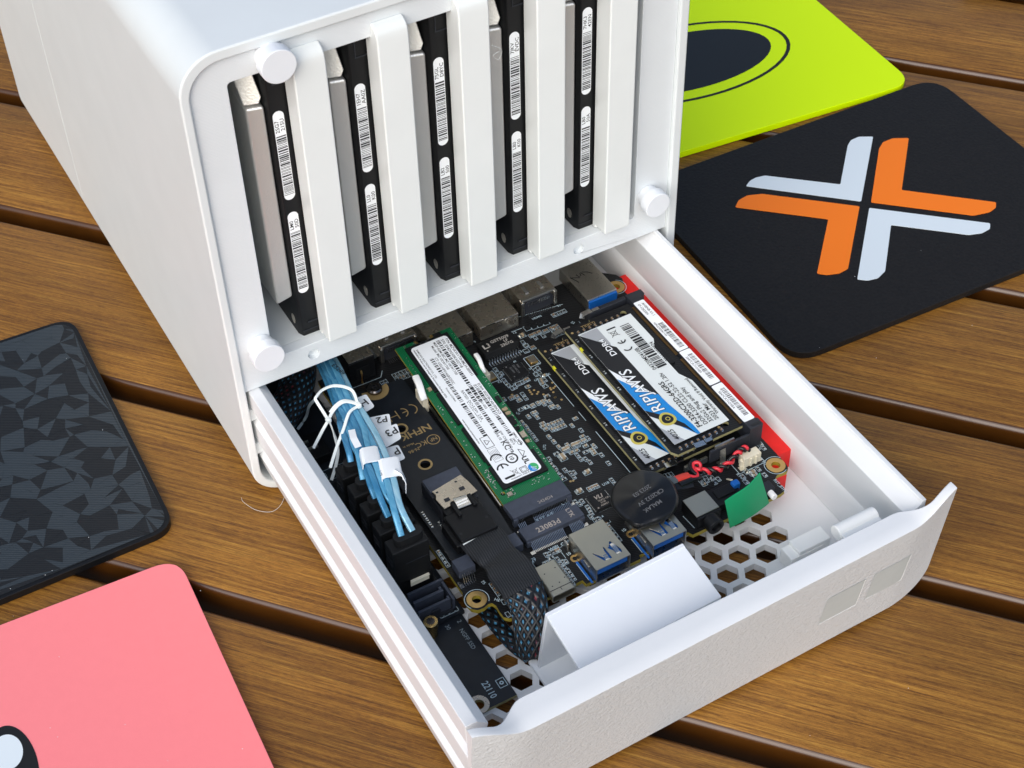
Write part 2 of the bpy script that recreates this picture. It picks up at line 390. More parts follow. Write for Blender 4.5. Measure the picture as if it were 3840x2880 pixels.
def thing(name, label, cat, base, group=None, rot=None):
    o = bpy.data.objects.new(name, None); col.objects.link(o); o.empty_display_size = 0.01
    o.location = tuple(b*S for b in base)
    if rot: o.rotation_euler = rot; BASE[o] = (0, 0, 0)      # parts of a turned thing are written in its own coordinates
    else: BASE[o] = tuple(base)
    return setp(o, label, cat, group)
def ob(name, g, m, parent=None, bevel=0, smooth=None, seg=2, label=None, kind=None, mesh=None):
    off = BASE.get(parent, (0, 0, 0)) if parent is not None else (0, 0, 0)
    me = mesh or g.mesh(name, m, off)
    o = bpy.data.objects.new(name, me); col.objects.link(o)
    if parent is not None: o.parent = parent; BASE[o] = off
    if bevel:
        b = o.modifiers.new('bevel', 'BEVEL'); b.width = bevel*S; b.segments = seg; b.limit_method = 'ANGLE'; b.angle_limit = math.radians(40)
        b.harden_normals = True
        smooth = True if smooth is None else smooth
    if smooth:
        me.polygons.foreach_set('use_smooth', [True]*len(me.polygons))
        if not bevel:
            me.set_sharp_from_angle(angle=math.radians(38))
    if label: o['label'] = label
    if kind: o['kind'] = kind
    return o
def rrect(x0, x1, y0, y1, r, n=6):
    """rounded rectangle; r may be one radius or four (x0y0, x1y0, x1y1, x0y1)"""
    rs = r if isinstance(r, (list, tuple)) else (r,)*4
    out = []
    for (cx, cy, a0), q in zip((((x0, y0, 180)), ((x1, y0, 270)), ((x1, y1, 0)), ((x0, y1, 90))), rs):
        sx = 1 if cx == x0 else -1; sy = 1 if cy == y0 else -1
        if q <= 0: out.append((cx, cy)); continue
        for i in range(n+1):
            t = math.radians(a0+90*i/n); out.append((cx+sx*q+q*math.cos(t), cy+sy*q+q*math.sin(t)))
    return out
def rquad(pts, r, n=8):
    out = []
    N = len(pts)
    for i in range(N):
        p = Vector(pts[i]); a = (Vector(pts[i-1])-p).normalized(); b = (Vector(pts[(i+1) % N])-p).normalized()
        p0 = p+a*r; p2 = p+b*r
        for j in range(n+1):
            t = j/n; q = p0*(1-t)**2+p*2*t*(1-t)+p2*t*t; out.append((q.x, q.y))
    return out
def ellipse(cx, cy, a, b, rot=0, n=48):
    c, s_ = math.cos(math.radians(rot)), math.sin(math.radians(rot))
    return [(cx+a*math.cos(t)*c-b*math.sin(t)*s_, cy+a*math.cos(t)*s_+b*math.sin(t)*c) for t in [2*PI*i/n for i in range(n)]]
def smooth_path(pts, n=6):
    P_ = [Vector(p) for p in pts]; out = []
    for i in range(len(P_)-1):
        a, b, c, d = P_[max(i-1, 0)], P_[i], P_[i+1], P_[min(i+2, len(P_)-1)]
        for j in range(n):
            t = j/n
            out.append(0.5*((2*b)+(c-a)*t+(2*a-5*b+4*c-d)*t*t+(3*b-a-3*c+d)*t**3))
    out.append(P_[-1]); return out
def circ(r, n=8, sx=1, sy=1):
    return [(r*sx*math.cos(2*PI*i/n), r*sy*math.sin(2*PI*i/n)) for i in range(n)]
def barcode(g, u0, u1, v0, v1, z, along='y', seed=1, T=None, unit=0.22):
    """black bars; the code runs along the named axis"""
    r = random.Random(seed); p = u0
    while p < u1:
        wd = unit*r.choice((1, 1, 2, 3)); gp = unit*r.choice((1, 1, 2, 2))
        e = min(p+wd, u1)
        if along == 'y': g.add([(v0, p, z), (v1, p, z), (v1, e, z), (v0, e, z)], [(0, 1, 2, 3)], T)
        elif along == 'z': g.add([(v0, z, p), (v1, z, p), (v1, z, e), (v0, z, e)], [(0, 1, 2, 3)], T)
        else: g.add([(p, v0, z), (e, v0, z), (e, v1, z), (p, v1, z)], [(0, 1, 2, 3)], T)
        p = e+gp
# ---------------------------------------------------------------- ground far below and the slatted table
g = G(); g.add([(-6000, -6000, -740), (6000, -6000, -740), (6000, 6000, -740), (-6000, 6000, -740)], [(0, 1, 2, 3)])  # unseen dark sheet, added to darken the plank gaps and stop light from below
ob('ground', g, 'ground', kind='structure')
t = thing('slatted_table', 'brown slatted tabletop of wood-grain planks with rounded edges and dark gaps', 'table', (0, 0, 0))
ang = math.atan2(-1.135, 1.0)
nrm = math.sqrt(1+1.135**2)
cuts = [-520, -408, -293, -176, -61, 56, 172, 283, 392, 501, 610, 719, 828, 937]      # upper edge of each gap, y + 1.135 x
gw = 10.6
for i in range(len(cuts)-1):
    c0 = cuts[i]; c1 = cuts[i+1]-gw                # this plank lies between the gap below and the gap above
    w0, w1 = c0/nrm, c1/nrm; wd = w1-w0
    prof = []
    r = 2.6
    hw = wd/2
    prof = [(-hw, -16), (hw, -16)] + [(hw-r+r*math.cos(a), -r+r*math.sin(a)) for a in (0, .39, .79, 1.18, PI/2)] + [(-hw+r-r*math.sin(a), -r+r*math.cos(a)) for a in (0, .39, .79, 1.18, PI/2)]
    vs = []; L0, L1 = -900, 1000
    for x in (L0, L1):
        vs += [(x, p, q) for p, q in prof]
    n = len(prof)
    fs = [tuple(range(n))[::-1], tuple(range(n, 2*n))]+[(j, (j+1) % n, n+(j+1) % n, n+j) for j in range(n)]
    me = bpy.data.meshes.new('plank'); me.from_pydata([tuple(a*S for a in p) for p in vs], [], fs)
    me.materials.append(M['wood']); me.materials.append(M['wood_edge'])
    for f in me.polygons:
        zz = f.normal
        if abs(zz.z) < 0.93: f.material_index = 1
        f.use_smooth = abs(zz.x) < 0.5
    me.set_sharp_from_angle(angle=math.radians(30))
    me.update()
    o = bpy.data.objects.new('plank', me); col.objects.link(o); o.parent = t
    mid = (w0+w1)/2                                  # distance along the normal
    nx, ny = 1.135/nrm, 1/nrm
    o.location = (nx*mid*S, ny*mid*S, -0.0004 if i % 2 else -0.0002); o.rotation_euler = (0, 0, ang)
g = G()
for xx in (-620, 560):                               # cross rails that carry the planks
    c_, s_ = math.cos(ang), math.sin(ang); T = Matrix.Rotation(ang, 4, 'Z')
    g.box(xx, xx+50, -900, 1100, -46, -16.5, T)
ob('cross_rail', g, 'black', t)

# ---------------------------------------------------------------- flat printed pads on the table
def pad(name, label, quad, r, m, th=3.0, bevel=0.5):
    t = thing(name, label, 'printed pad', (quad[0][0], quad[0][1], 0), 'flat 3D-printed pads lying round the enclosure')
    ob('plate', G().poly(rquad(quad, r), 0.02, th), m, t, bevel=bevel)
    return t
t = pad('printed_pad', 'neon yellow pad with a black ring and oval, behind the enclosure', [(169, 91), (348.5, 74), (355, 190), (176, 206)], 11, 'neon')
o_, i_ = ellipse(270, 140, 53, 28.5, -7), ellipse(270, 140, 51.2, 27, -7)
ob('ring', G().poly(o_, 3.02, 3.1, holes=[i_]), 'black_in', t)
ob('oval', G().poly(ellipse(270, 140.5, 44, 21.5, -7), 3.02, 3.1), 'black_in', t)
t = pad('printed_pad', 'black pad with an orange and white crossed chevron emblem', [(197.3, -41.3), (356, -48), (359, 72.5), (202, 76.0)], 13, 'mat_black')
def rz(p, r=1.0): return rquad(p, r, 3)
ob('emblem_chevron', G().poly(rquad([(242, 51.9), (245.5, 53.9), (249, 54.4), (252.9, 53.5), (275.9, 32.7), (294.8, 52.1), (298.2, 54.4), (302.7, 54.7), (308, 51.6), (276.3, 19.5)], .75, 4), 3.02, 3.18), 'white_in', t)
ob('emblem_chevron', G().poly(rquad([(279.4, 17), (304.7, 43.5), (309, 46.3), (314.3, 46.4), (320.3, 43), (295.1, 16.8), (322.7, -9.1), (320.3, -11.7), (316.3, -12.6), (309.3, -10.9)], .75, 4), 3.02, 3.18), 'orange', t)
ob('emblem_chevron', G().poly(rquad([(230.3, 42.9), (234, 45.8), (238.8, 46.6), (244.7, 44.3), (273.8, 17.3), (245.9, -10.9), (241.3, -11.3), (236.5, -9.5), (233.9, -6.9), (257.9, 17.3)], .75, 4), 3.02, 3.18), 'orange', t)
ob('emblem_chevron', G().poly(rquad([(276.5, 14.5), (311.7, -18.1), (309.3, -20.7), (304.8, -21.1), (299.6, -19.2), (277.2, 1.5), (257.4, -19.4), (252.5, -21.2), (248.3, -20.3), (245.1, -17.7)], .75, 4), 3.02, 3.18), 'white_in', t)
t = pad('printed_pad', 'dark slate pad with a faceted triangle relief, left of the enclosure', [(-140, 1), (-29.5, 0.5), (-25.5, 119.5), (-140, 125)], 8.5, 'black')
# facets: a loose triangulation of ribbed patches with lit and unlit sheen painted as two tones, lying on the plate
rr_ = random.Random(11); pts = []; cell = 5.6
inner = rquad([(-139, 2.4), (-31, 2.0), (-27.2, 118), (-139, 123.5)], 7.5)
for a in range(21):
    for b in range(22):
        px, py = -139+a*cell+rr_.uniform(-2.7, 2.7)+(b % 2)*2.5, 2+b*cell+rr_.uniform(-2.7, 2.7)
        pts.append(Vector((px, py)))
pts = [p for p in pts if inside(p, inner)]
n0 = len(pts); pts += [Vector(p) for p in inner]
vv, ee, ff, _, _, _ = delaunay_2d_cdt(pts, [(n0+i, n0+(i+1) % len(inner)) for i in range(len(inner))], [], 1, 1e-5)
ga, gb = G(), G()
for f in ff:
    h = rr_.uniform(0.05, 0.25)
    (ga if rr_.random() < 0.54 else gb).add([(vv[i].x, vv[i].y, 3.06+(0.10 if k_ == 0 else 0.02)) for k_, i in enumerate(f)], [tuple(range(len(f)))])
ob('lit_facets', ga, 'rib_a', t, kind='stuff'); ob('shaded_facets', gb, 'rib_b', t, kind='stuff')
t = pad('printed_pad', 'pink pad with part of a black and white oval mark, nearest the camera', [(-150, -150), (-41.3, -150), (-33.8, -12.3), (-150, -6.3)], 9, 'pink')
ob('black_oval', G().poly(ellipse(-106.2, -62.5, 7.4, 15.6, -6), 3.02, 3.1), 'black_in', t)
ob('white_oval', G().poly(ellipse(-106, -56.6, 4.6, 6.4, -6), 3.11, 3.18), 'white_in', t)
t = pad('printed_pad', 'black pad barely showing at the far right corner of the table', [(418, 120), (452, 92), (530, 170), (490, 205)], 5, 'mat_black')

# ---------------------------------------------------------------- the white enclosure
CW, CH, CDP = 169.7, 178.0, 257.0
enc = thing('drive_enclosure', 'large white 3D-printed storage box with a barred front window', 'storage box', (CW/2, CDP/2, 0))
outer = rrect(0, CW, 0.3, CH, 13, 10); innr = rrect(3.0, CW-3.6, 3.0, CH-3.6, 10.5, 10)
ob('outer_shell', G().poly(outer, 0, CDP, 'y', [innr]), 'white', enc, bevel=0.7, seg=3)
ob('back_plate', G().poly(rrect(3.02, CW-3.62, 3.02, CH-3.62, 10.4, 8), CDP-6, CDP-3, 'y'), 'white', enc)
o_ = rrect(3.02, CW-3.62, 49.6, CH-3.62, (0, 0, 10.4, 10.4), 8)
slot = rrect(14.6, 152.6, 59.4, 165.8, 1.2, 3)
holes = [slot]+[[(cx+2.0*math.cos(2*PI*i/20), cz+2.0*math.sin(2*PI*i/20)) for i in range(20)] for cx, cz in ((28.3, 54.6), (129.9, 54.9))]
ob('front_plate', G().poly(o_, 1.5, 5.5, 'y', holes), 'white_face', enc, bevel=0.25)
for cx, cz in ((28.3, 54.6), (129.9, 54.9)):
    g = G(); g.cyl((cx, cz), 1.99, 3.2, 4.6, 'y', 20); ob('blind_hole_floor', g, 'white_face', enc)
# inner cage: shelf under the drives, side cheeks, roof
g = G(); g.box(14.0, 153.2, 5.52, 110, 49.7, 59.38); ob('drive_shelf', g, 'white', enc)
g = G(); g.box(9.5, 14.0, 5.52, 110, 49.7, 170); ob('side_cheek', g, 'white', enc)
g = G(); g.box(153.2, 157.5, 5.52, 110, 49.7, 170); ob('side_cheek', g, 'white', enc)
g = G(); g.box(14.02, 153.18, 5.52, 110, 166.5, 170); ob('cage_roof', g, 'white', enc)
g = G(); g.box(14.02, 153.18, 96, 100, 59.4, 166.4); ob('drive_backplane', g, 'black_soft', enc)
for zz in (35, 19):
    g = G(); g.box(3.02, 6.3, 2.2, 22, zz, zz+5.2); ob('guide_tab', g, 'white', enc, bevel=0.5)
for i in range(5):
    x0 = 32.6+26.25*i; x1 = x0+10.2
    pr = [(-3.0, 61.3), (3.0, 61.3), (3.0, 60.0), (5.4, 60.0), (5.4, 166), (1.45, 166), (1.45, 170.6)]
    for a in range(0, 7): t_ = math.radians(90*a/6); pr.append((0.6-3.4*math.sin(t_), 166.8+3.6*math.cos(t_)))
    pr += [(-3.0, 166)]
    ob('retaining_strip', G().poly([(p[0], p[1]) for p in pr], x0, x1, 'x'), 'slat', enc, bevel=0.55, seg=3)
for cx, cz, r in ((27.8, 170.9, 5.35), (157.4, 68.0, 4.9), (10.9, 67.3, 5.3)):
    g = G(); g.cyl((cx, cz), r-0.9, -4.4, 1.48, 'y', 40); g.cyl((cx, cz), r, -6.0, -4.2+2.4, 'y', 44)
    ob('round_peg', g, 'peg', enc, bevel=0.35)
g = G(); g.box(-.06, .05, 172.9, 173.15, 14, 164); ob('seam_line', g, 'white', enc)
# ---------------------------------------------------------------- five drives
CODES = [('2SG7', '215U', 'LM0', '50D'), ('1EH7', 'AA0Z', 'LL0', 'K00'), ('7SGL', 'D8YC', 'LB2', '500'), ('7JKV', 'EVDC', 'LB0', 'K00'), ('7HK3', '42EN', 'LB0', '50A')]
WHERE = ['leftmost', 'second from left', 'middle one', 'second from right', 'rightmost']
SH = {}
def shared(key, fn):
    if key not in SH: SH[key] = fn()
    return SH[key]
for i in range(5):
    dx = 26.3*i; dz = (0, 0, 0, 0, 0)[i]
    t = thing('hard_drive', 'black edged drive stickered %s %s, %s behind white bars' % (CODES[i][0], CODES[i][1], WHERE[i]), 'hard drive', (dx+28, 40, 59.4), 'drives standing in the enclosure')
    def body(nm, fn, m, bevel=0, label=None):
        key = nm
        if key not in SH:
            g_ = fn(); SH[key] = g_.mesh(nm, m, (28, 40, 59.4))
        return ob(nm, None, m, t, bevel=bevel, mesh=SH[key], kind='stuff' if nm == 'moulding_lines' else None)
    body('casting', lambda: G().poly([(26.3, 8.0), (27.2, 6.0), (34.6, 6.0), (35.8, 7.2), (35.8, 92), (26.3, 92)], 59.6, 164.5, 'z'), 'black', 0.3)
    body('top_cover', lambda: G().add([(p[0], p[1], p[2]) for p in [(20.8, 8.6, 74.0), (26.2, 7.2, 76.6), (26.2, 7.2, 150.2), (20.8, 8.6, 150.2), (20.8, 90, 74.0), (26.2, 90, 74.0), (26.2, 90, 162), (20.8, 90, 162)]], [(0, 1, 2, 3), (0, 3, 7, 4), (0, 4, 5, 1), (1, 5, 6, 2), (2, 6, 7, 3), (4, 7, 6, 5)]), 'drive_metal', 0.9)
    body('top_cover_step', lambda: G().add([(20.6, 9.0, 151.3), (24.9, 7.6, 151.3), (26.0, 7.8, 153.3), (24.6, 12, 165), (19.4, 15.5, 165), (20.6, 20, 151.3), (24.9, 20, 151.3), (26.0, 20, 153.3), (24.6, 22, 165), (19.4, 22, 165)], [(0, 1, 2, 3, 4), (9, 8, 7, 6, 5), (0, 5, 6, 1), (1, 6, 7, 2), (2, 7, 8, 3), (3, 8, 9, 4), (4, 9, 5, 0)]), 'drive_metal', 0.4)
    body('screw_hole', lambda: G().poly([(10.6+1.5*math.cos(a*PI/9), 64.4+1.9*math.sin(a*PI/9)) for a in range(18)], 26.2, 26.29, 'x'), 'nickel')
    body('moulding_lines', lambda: G().box(29.4, 33.8, 5.7, 6.1, 64.8, 65.2).box(27.3, 33.9, 5.8, 6.05, 61.7, 61.95).box(29.4, 33.9, 5.75, 6.1, 157.2, 157.55).box(29.0, 29.25, 5.75, 6.1, 157.2, 163.5).box(33.6, 33.8, 5.75, 6.1, 152, 163.5), 'slate_dark')
    for (z0, z1, l1, l2, sd_) in ((115.7, 148.2, CODES[i][0], CODES[i][1], 31+i), (77.8, 110.8, CODES[i][2], CODES[i][3], 71+i)):
        def st(): return G().poly(rrect(27.75, 31.25, z0, z1, 1.74, 8), 5.9, 5.99, 'y').mesh('barcode_sticker', 'label', (28, 40, 59.4))
        key = 'st%d' % int(z0)
        s_ = ob('barcode_sticker', None, 'label', t, mesh=shared(key, st))
        g = G(); rb = random.Random(sd_); zz_ = z0+2.0
        while zz_ < z1-(8.6 if len(l1) > 3 else 8.0):
            wd_ = .2*rb.choice((1, 1, 2, 3)); g.add([(dx+27.95, 5.87, zz_), (dx+31.05, 5.87, zz_), (dx+31.05, 5.87, zz_+wd_), (dx+27.95, 5.87, zz_+wd_)], [(0, 1, 2, 3)]); zz_ += wd_+.2*rb.choice((1, 1, 2, 2))
        g.text(l1, dx+29.25, 5.87, z1-7.6 if len(l1) > 3 else z1-6.8, 1.75, 90, 'xz', 1.15)
        g.text(l2, dx+30.95, 5.87, z1-7.2 if len(l1) > 3 else z1-6.4, 1.75, 90, 'xz', 1.15)
        ob('print', g, 'ink', s_)

# ---------------------------------------------------------------- sliding tray
tray = thing('sliding_tray', 'white 3D-printed tray pulled out of the box with electronics in it', 'tray', (84, -40, 5))
Y0, Y1 = -146.0, 190.0
ring_ = [(4.3, 49.3), (4.3, 41.2), (6.5, 39.8), (6.5, 35.8), (4.3, 34.0), (4.3, 25.6), (6.5, 24.2), (6.5, 20.2), (4.3, 18.4), (5.6, 10.5), (8.6, 4.0), (12, 5.4), (12, 7.6), (9.2, 7.6), (8.6, 20), (8.6, 24), (9.6, 38), (11.4, 46.0), (8.0, 49.3)]
ob('side_wall', G().poly([(p[0], p[1]) for p in ring_], Y0, Y1, 'y'), 'tray', tray, bevel=0.3)
ring_ = [(163.2, 49.3), (161.6, 49.3), (161.3, 48.2), (156.6, 45.0), (156.8, 43.6), (161.6, 24.2), (161.9, 22.8), (160.7, 20.6), (161.1, 7.6), (158, 7.6), (158, 5.6), (161.2, 6.4), (162, 9), (162.6, 13), (163.4, 20), (163.2, 34)]
ob('side_wall', G().poly([(p[0], p[1]) for p in ring_], Y0, Y1, 'y'), 'tray', tray, bevel=0.3)
hexes = []
F2F = 6.85; Rv = F2F/math.sqrt(3)
for a in range(-2, 14):
    for b in range(-4, 20):
        cx = 38.6+7.79*a; cy = -115.4+9.0*b+(4.5 if a % 2 else 0)+0.022*(cx-38.6)
        if cx < 16 or cx > 142 or cy < -127.5 or cy > 24: continue
        if cx > 126 and cy > -86: continue
        if 121.5 < cx and cy < -121: continue
        hexes.append([(cx+Rv*math.cos(PI/3*q), cy+Rv*math.sin(PI/3*q)) for q in range(6)])
ob('honeycomb_floor', G().poly([(9.6, Y0), (161.0, Y0), (161.0, Y1-60), (9.6, Y1-60)], 5.0, 8.0, 'z', hexes), 'tray', tray, bevel=0.0)
# front panel: textured slab with swept-back ends and a scooped top edge
N = 96; XA, XB = 2.6, 169.8
g = G(); top = G(); rows = []
def pan(x):
    e = min(x-XA, XB-x)                        # distance from the nearer end
    k_ = min(1, e/16); k_ = k_*k_*(3-2*k_)
    zt = 55.2-5.4*k_
    zb = 2.2+(13.0-math.sqrt(max(0, 169-(13-min(13, e))**2)) if e < 13 else 0)
    sk = 2.4*(x-84)/84*0.55
    yo = -152.0-2.8*min(1, math.sin(min(1, e/20)*PI/2))+sk
    yb = -147.6-0.9*min(1, e/14)+sk*0.8
    k2 = min(1, max(0, (e-7)/12)); k2 = k2*k2*(3-2*k2)
    yi = (yo+3.2)*(1-k2)+(-145.4)*k2
    return zt, zb, yo, yb, yi
import bisect
xs = [XA+(XB-XA)*(0.5-0.5*math.cos(PI*i/N)) for i in range(N+1)]
for x in xs:
    zt, zb, yo, yb, yi = pan(x)
    fy = lambda z: yb+(yo-yb)*(z-2.2)/(zt-2.2)
    q = [(fy(zb), zb)]+[(fy(zb+(zt-zb-0.9)*m_/6), zb+(zt-zb-0.9)*m_/6) for m_ in range(1, 7)]
    q += [(fy(zt)+0.05, zt-0.12), (fy(zt)+0.3, zt), ((fy(zt)+yi)/2, zt-0.02), (yi-0.35, zt-0.1), (yi-0.05, zt-0.4), (yi, 42), (max(fy(8)+2.4, -148.4+0), max(8.2, zb+.6)), (fy(zb)+2.6, zb)]
    rows.append([(x, a, b) for a, b in q])
n = len(rows[0])
vs = [p for r_ in rows for p in r_]
fs = []
for i in range(N):
    for j in range(n):
        a, b = i*n+j, i*n+(j+1) % n
        fs.append((a, b, b+n, a+n))
fs += [tuple(range(n)), tuple(range(N*n, N*n+n))[::-1]]
g.add(vs, [f[::-1] for f in fs])
me = g.mesh('front_panel', 'panel', BASE[tray]); me.materials.append(M['tray'])
fp = ob('front_panel', None, 'panel', tray, smooth=True, mesh=me)
for f in me.polygons:
    if not (f.index < N*n and f.index % n < 7): f.material_index = 1
me.polygons.foreach_set('use_smooth', [True]*len(me.polygons)); me.set_sharp_from_angle(angle=math.radians(30))
# two inlays sunk in the panel, each with its bevelled lower and right rim
for (x0, x1, z0, z1) in ((123.6, 138.1, 18.4, 33.2), (141.6, 156.0, 18.7, 33.2)):
    def fy(x, z):
        zt, zb, yo, yb, yi = pan(x); return yb+(yo-yb)*(z-2.2)/(zt-2.2)
    def pq(x, z, d): return (x, fy(x, z)-d, z)
    g = G(); K = 14
    g.add([pq(x0+(x1-x0)*a/K, z0+(z1-z0)*b/K, .13) for a in range(K+1) for b in range(K+1)], [(a*(K+1)+b, (a+1)*(K+1)+b, (a+1)*(K+1)+b+1, a*(K+1)+b+1) for a in range(K) for b in range(K)])
    wn = ob('window_inlay', g, 'window', tray)
    g = G(); e = 0.3
    g.add([pq(x0-e, z0-e, .02), pq(x1+e, z0-e, .02), pq(x1+e, z1+e, .02), pq(x0-e, z1+e, .02), pq(x0, z0, .2), pq(x1, z0, .2), pq(x1, z1, .2), pq(x0, z1, .2), pq(x0+.1, z0+.1, .1), pq(x1-.1, z0+.1, .1), pq(x1-.1, z1-.1, .1), pq(x0+.1, z1-.1, .1)],
          [(0, 1, 5, 4), (1, 2, 6, 5), (4, 5, 9, 8), (5, 6, 10, 9)])
    ob('rim', g, 'tray', wn)
g = G(); g.box(130.4, 143.2, -127.2, -121.4, 14, 20.6); g.box(133.4, 145.8, -127.0, -121.2, 12, 22.2); ob('clip_block', g, 'milk', tray, bevel=0.4)
T = Matrix.Translation((0, 0, 0))
g = G(); g.cyl((-138.6, 42.6), 2.5, 135.4, 150.4, 'x', 28); g.box(135.8, 150.2, -145.4, -138.6, 41.2, 43.9); ob('hinge_roller', g, 'milk', tray, bevel=0.4)
# red printed bracket beside the board
t = thing('support_bracket', 'red printed bracket under the right edge of the circuit board', 'bracket', (158, -30, 8.05))
ob('rail', G().poly([(150.0, -86.2), (161.0, -86.4), (161.0, 18.0), (146, 18.0), (146, 4), (150.0, 0)], 8.05, 17.1).poly([(147.2, -94), (152.8, -95.0), (152.8, -86.0), (147.2, -86.0)], 8.05, 17.1), 'red', t, bevel=0.25)
# white wedge cover in front of the board
t = thing('sheet_cover', 'plain white bent cover standing in front of the blue USB ports', 'cover', (70, -125, 8.05))
g = G(); g.add([(44.8, -119.4, 42.0), (94.0, -117.8, 42.0), (94.6, -138.0, 37.9), (44.9, -139.4, 37.6), (44.8, -119.4, 40.5), (94.0, -117.8, 40.5), (94.6, -138.0, 36.4), (44.9, -139.4, 36.1)], [(3, 2, 1, 0), (4, 5, 6, 7), (0, 1, 5, 4), (1, 2, 6, 5), (2, 3, 7, 6), (3, 0, 4, 7)])
ob('top_sheet', g, 'paperboard', t, bevel=0.3)
g = G(); g.add([(44.8, -114.2, 9.4), (94.0, -112.6, 9.4), (94.0, -117.9, 41.9), (44.8, -119.5, 41.9), (44.8, -115.6, 9.4), (94.0, -114.0, 9.4), (94.0, -119.3, 41.9), (44.8, -120.9, 41.9)], [(0, 1, 2, 3), (7, 6, 5, 4), (1, 0, 4, 5), (2, 1, 5, 6), (3, 2, 6, 7), (0, 3, 7, 4)])
ob('back_sheet', g, 'paperboard', t, bevel=0.2)
g = G(); g.poly([(43.4, -111.4), (46.0, -111.4), (46.0, -113.8), (96, -112.8), (96, -141), (43.4, -141)], 8.05, 9.6); ob('base_sheet', g, 'paperboard', t, bevel=0.2)
# ---------------------------------------------------------------- mainboard
BZ = 18.8
mb = thing('mainboard', 'black computer mainboard lying in the tray, full of ports, chips and slots', 'circuit board', (94, -40, BZ))
out = [(35.4, -84.4), (34.6, -86.5), (34.4, -89.5), (34.8, -91.4), (36.2, -92.8), (38.4, -93.0), (40.2, -92.4), (41.4, -92.6), (42.0, -94.2), (41.8, -96.8), (41.9, -99.2), (43.2, -100.6), (45, -100.9),
       (56, -100.9), (56.2, -99.6), (70.2, -99.3), (70.5, -101.2), (90.6, -101.4), (91.0, -99.9), (109.6, -99.9), (110.4, -101.6), (144.8, -101.9), (146.8, -101.4), (147.5, -99.8), (147.0, -97.4), (147.3, -95.6),
       (148.8, -94.6), (152.6, -94.8), (153.9, -93.8), (154.3, -92.0), (154.3, 10), (156.5, 12), (157.5, 15), (156.5, 18), (150, 24), (36, 24), (35.4, 18)]
hl = [(38.0, -89.0), (151.0, -90.8), (152.9, 12.0)]
holes = [[(cx+1.55*math.cos(2*PI*i/20), cy+1.55*math.sin(2*PI*i/20)) for i in range(20)] for cx, cy in hl]
hr = [[(cx+1.4*math.cos(2*PI*i/12), cy+1.4*math.sin(2*PI*i/12)) for i in range(12)] for cx, cy in ((72.6, -90.6), (93.2, -91.2))]
g = G().poly(out, BZ-1.6, BZ, 'z', holes)
me = g.mesh('circuit_board', 'pcb', BASE[mb]); me.materials.append(M['pcb_edge'])
for f in me.polygons:
    if abs(f.normal.z) < 0.5: f.material_index = 1
ob('circuit_board', None, 'pcb', mb, mesh=me)
for cx, cy in hl:
    ob('mounting_ring', G().ring((cx, cy), 1.5, 3.25, BZ+.01, BZ+.14, n=44), 'gold', mb, bevel=0.04)
silk = G(); silk.arc((38.0, -89.0), 3.75, 3.95, -40, 215, BZ+.03, 40); silk.arc((151.0, -90.8), 3.75, 3.95, 30, 300, BZ+.03, 40); silk.arc((152.9, 12.0), 3.75, 3.95, 170, 420, BZ+.03, 40)
def line(x0, y0, x1, y1, w=0.16, gg=None, z=BZ+.03):
    d = Vector((x1-x0, y1-y0)).normalized(); nn = Vector((-d.y, d.x))*w/2
    (gg or silk).add([(x0+nn.x, y0+nn.y, z), (x0-nn.x, y0-nn.y, z), (x1-nn.x, y1-nn.y, z), (x1+nn.x, y1+nn.y, z)], [(0, 1, 2, 3)])
def frame(x0, x1, y0, y1, w=0.14, gg=None, z=BZ+.03):
    line(x0, y0, x1, y0, w, gg, z); line(x1, y0, x1, y1, w, gg, z); line(x1, y1, x0, y1, w, gg, z); line(x0, y1, x0, y0, w, gg, z)
# small surface components: shared meshes, one object each
Cy=[(95.0,-36.3),(96.4,-36.4),(97.5,-36.5),(98.7,-36.5),(99.9,-36.5),(95.1,-38.7),(96.2,-38.9),(97.3,-39.0),(98.5,-39.0),(99.7,-39.0),(92.5,-41.0),(92.8,-43.8),(93.0,-46.8),(91.3,-29.2),(93.4,-28.8),(94.4,-28.8),(93.7,-31.0),(94.7,-25.5),(95.5,-25.4),(97.4,-25.4),(99.0,-26.7),(100.1,-25.7),(101.2,-26.7),(100.2,-29.3),(101.2,-29.3),(102.4,-30.4),(96.0,-47.5),(102.0,-40.5),(100.0,-48.5),(101.1,-48.6),(102.1,-48.6),(103.4,-52.3),(88.0,-30.5),(88.2,-32.8),(88.0,-34.9),(91.9,-68.1),(93.0,-68.1),(94.0,-68.1),(94.9,-68.2),(112.2,5.4),(113.0,5.4),(114.0,5.5),(115.2,5.4),(116.1,5.5),(117.9,4.8),(118.7,4.8),(121.3,4.6),(122.1,4.6),(109.5,-0.3),(110.2,-0.3),(99.3,-13.4),(100.2,-13.3),(90.4,-18.4),(91.2,-18.4),(92.7,-18.8),(88.1,-17.6),(69.0,-85.0),(70.0,-85.0)]
Cx=[(93.8,-34.5),(93.2,-35.8),(93.5,-37.4),(98.8,-25.3),(101.9,-23.9),(104.7,-38.2),(102.4,-46.7),(101.0,-51.0),(97.3,-51.3),(95.4,-51.2),(101.8,-53.4),(101.9,-54.5),(101.8,-55.5),(104.0,-15.8),(103.8,-16.8),(103.6,-17.9),(101.7,-23.9),(92.5,-20.8),(98.4,-16.5),(106.1,-14.7),(125.8,-85.7),(142.4,-90.2),(142.4,-91.1)]
By=[(93.6,-49.1),(95.0,-49.0),(97.4,-48.9),(98.7,-49.0)]
Bx=[(91.6,-50.9),(91.6,-52.1),(95.2,-61.5),(88.5,-67.3),(109.6,7.0),(142.3,-89.8)]
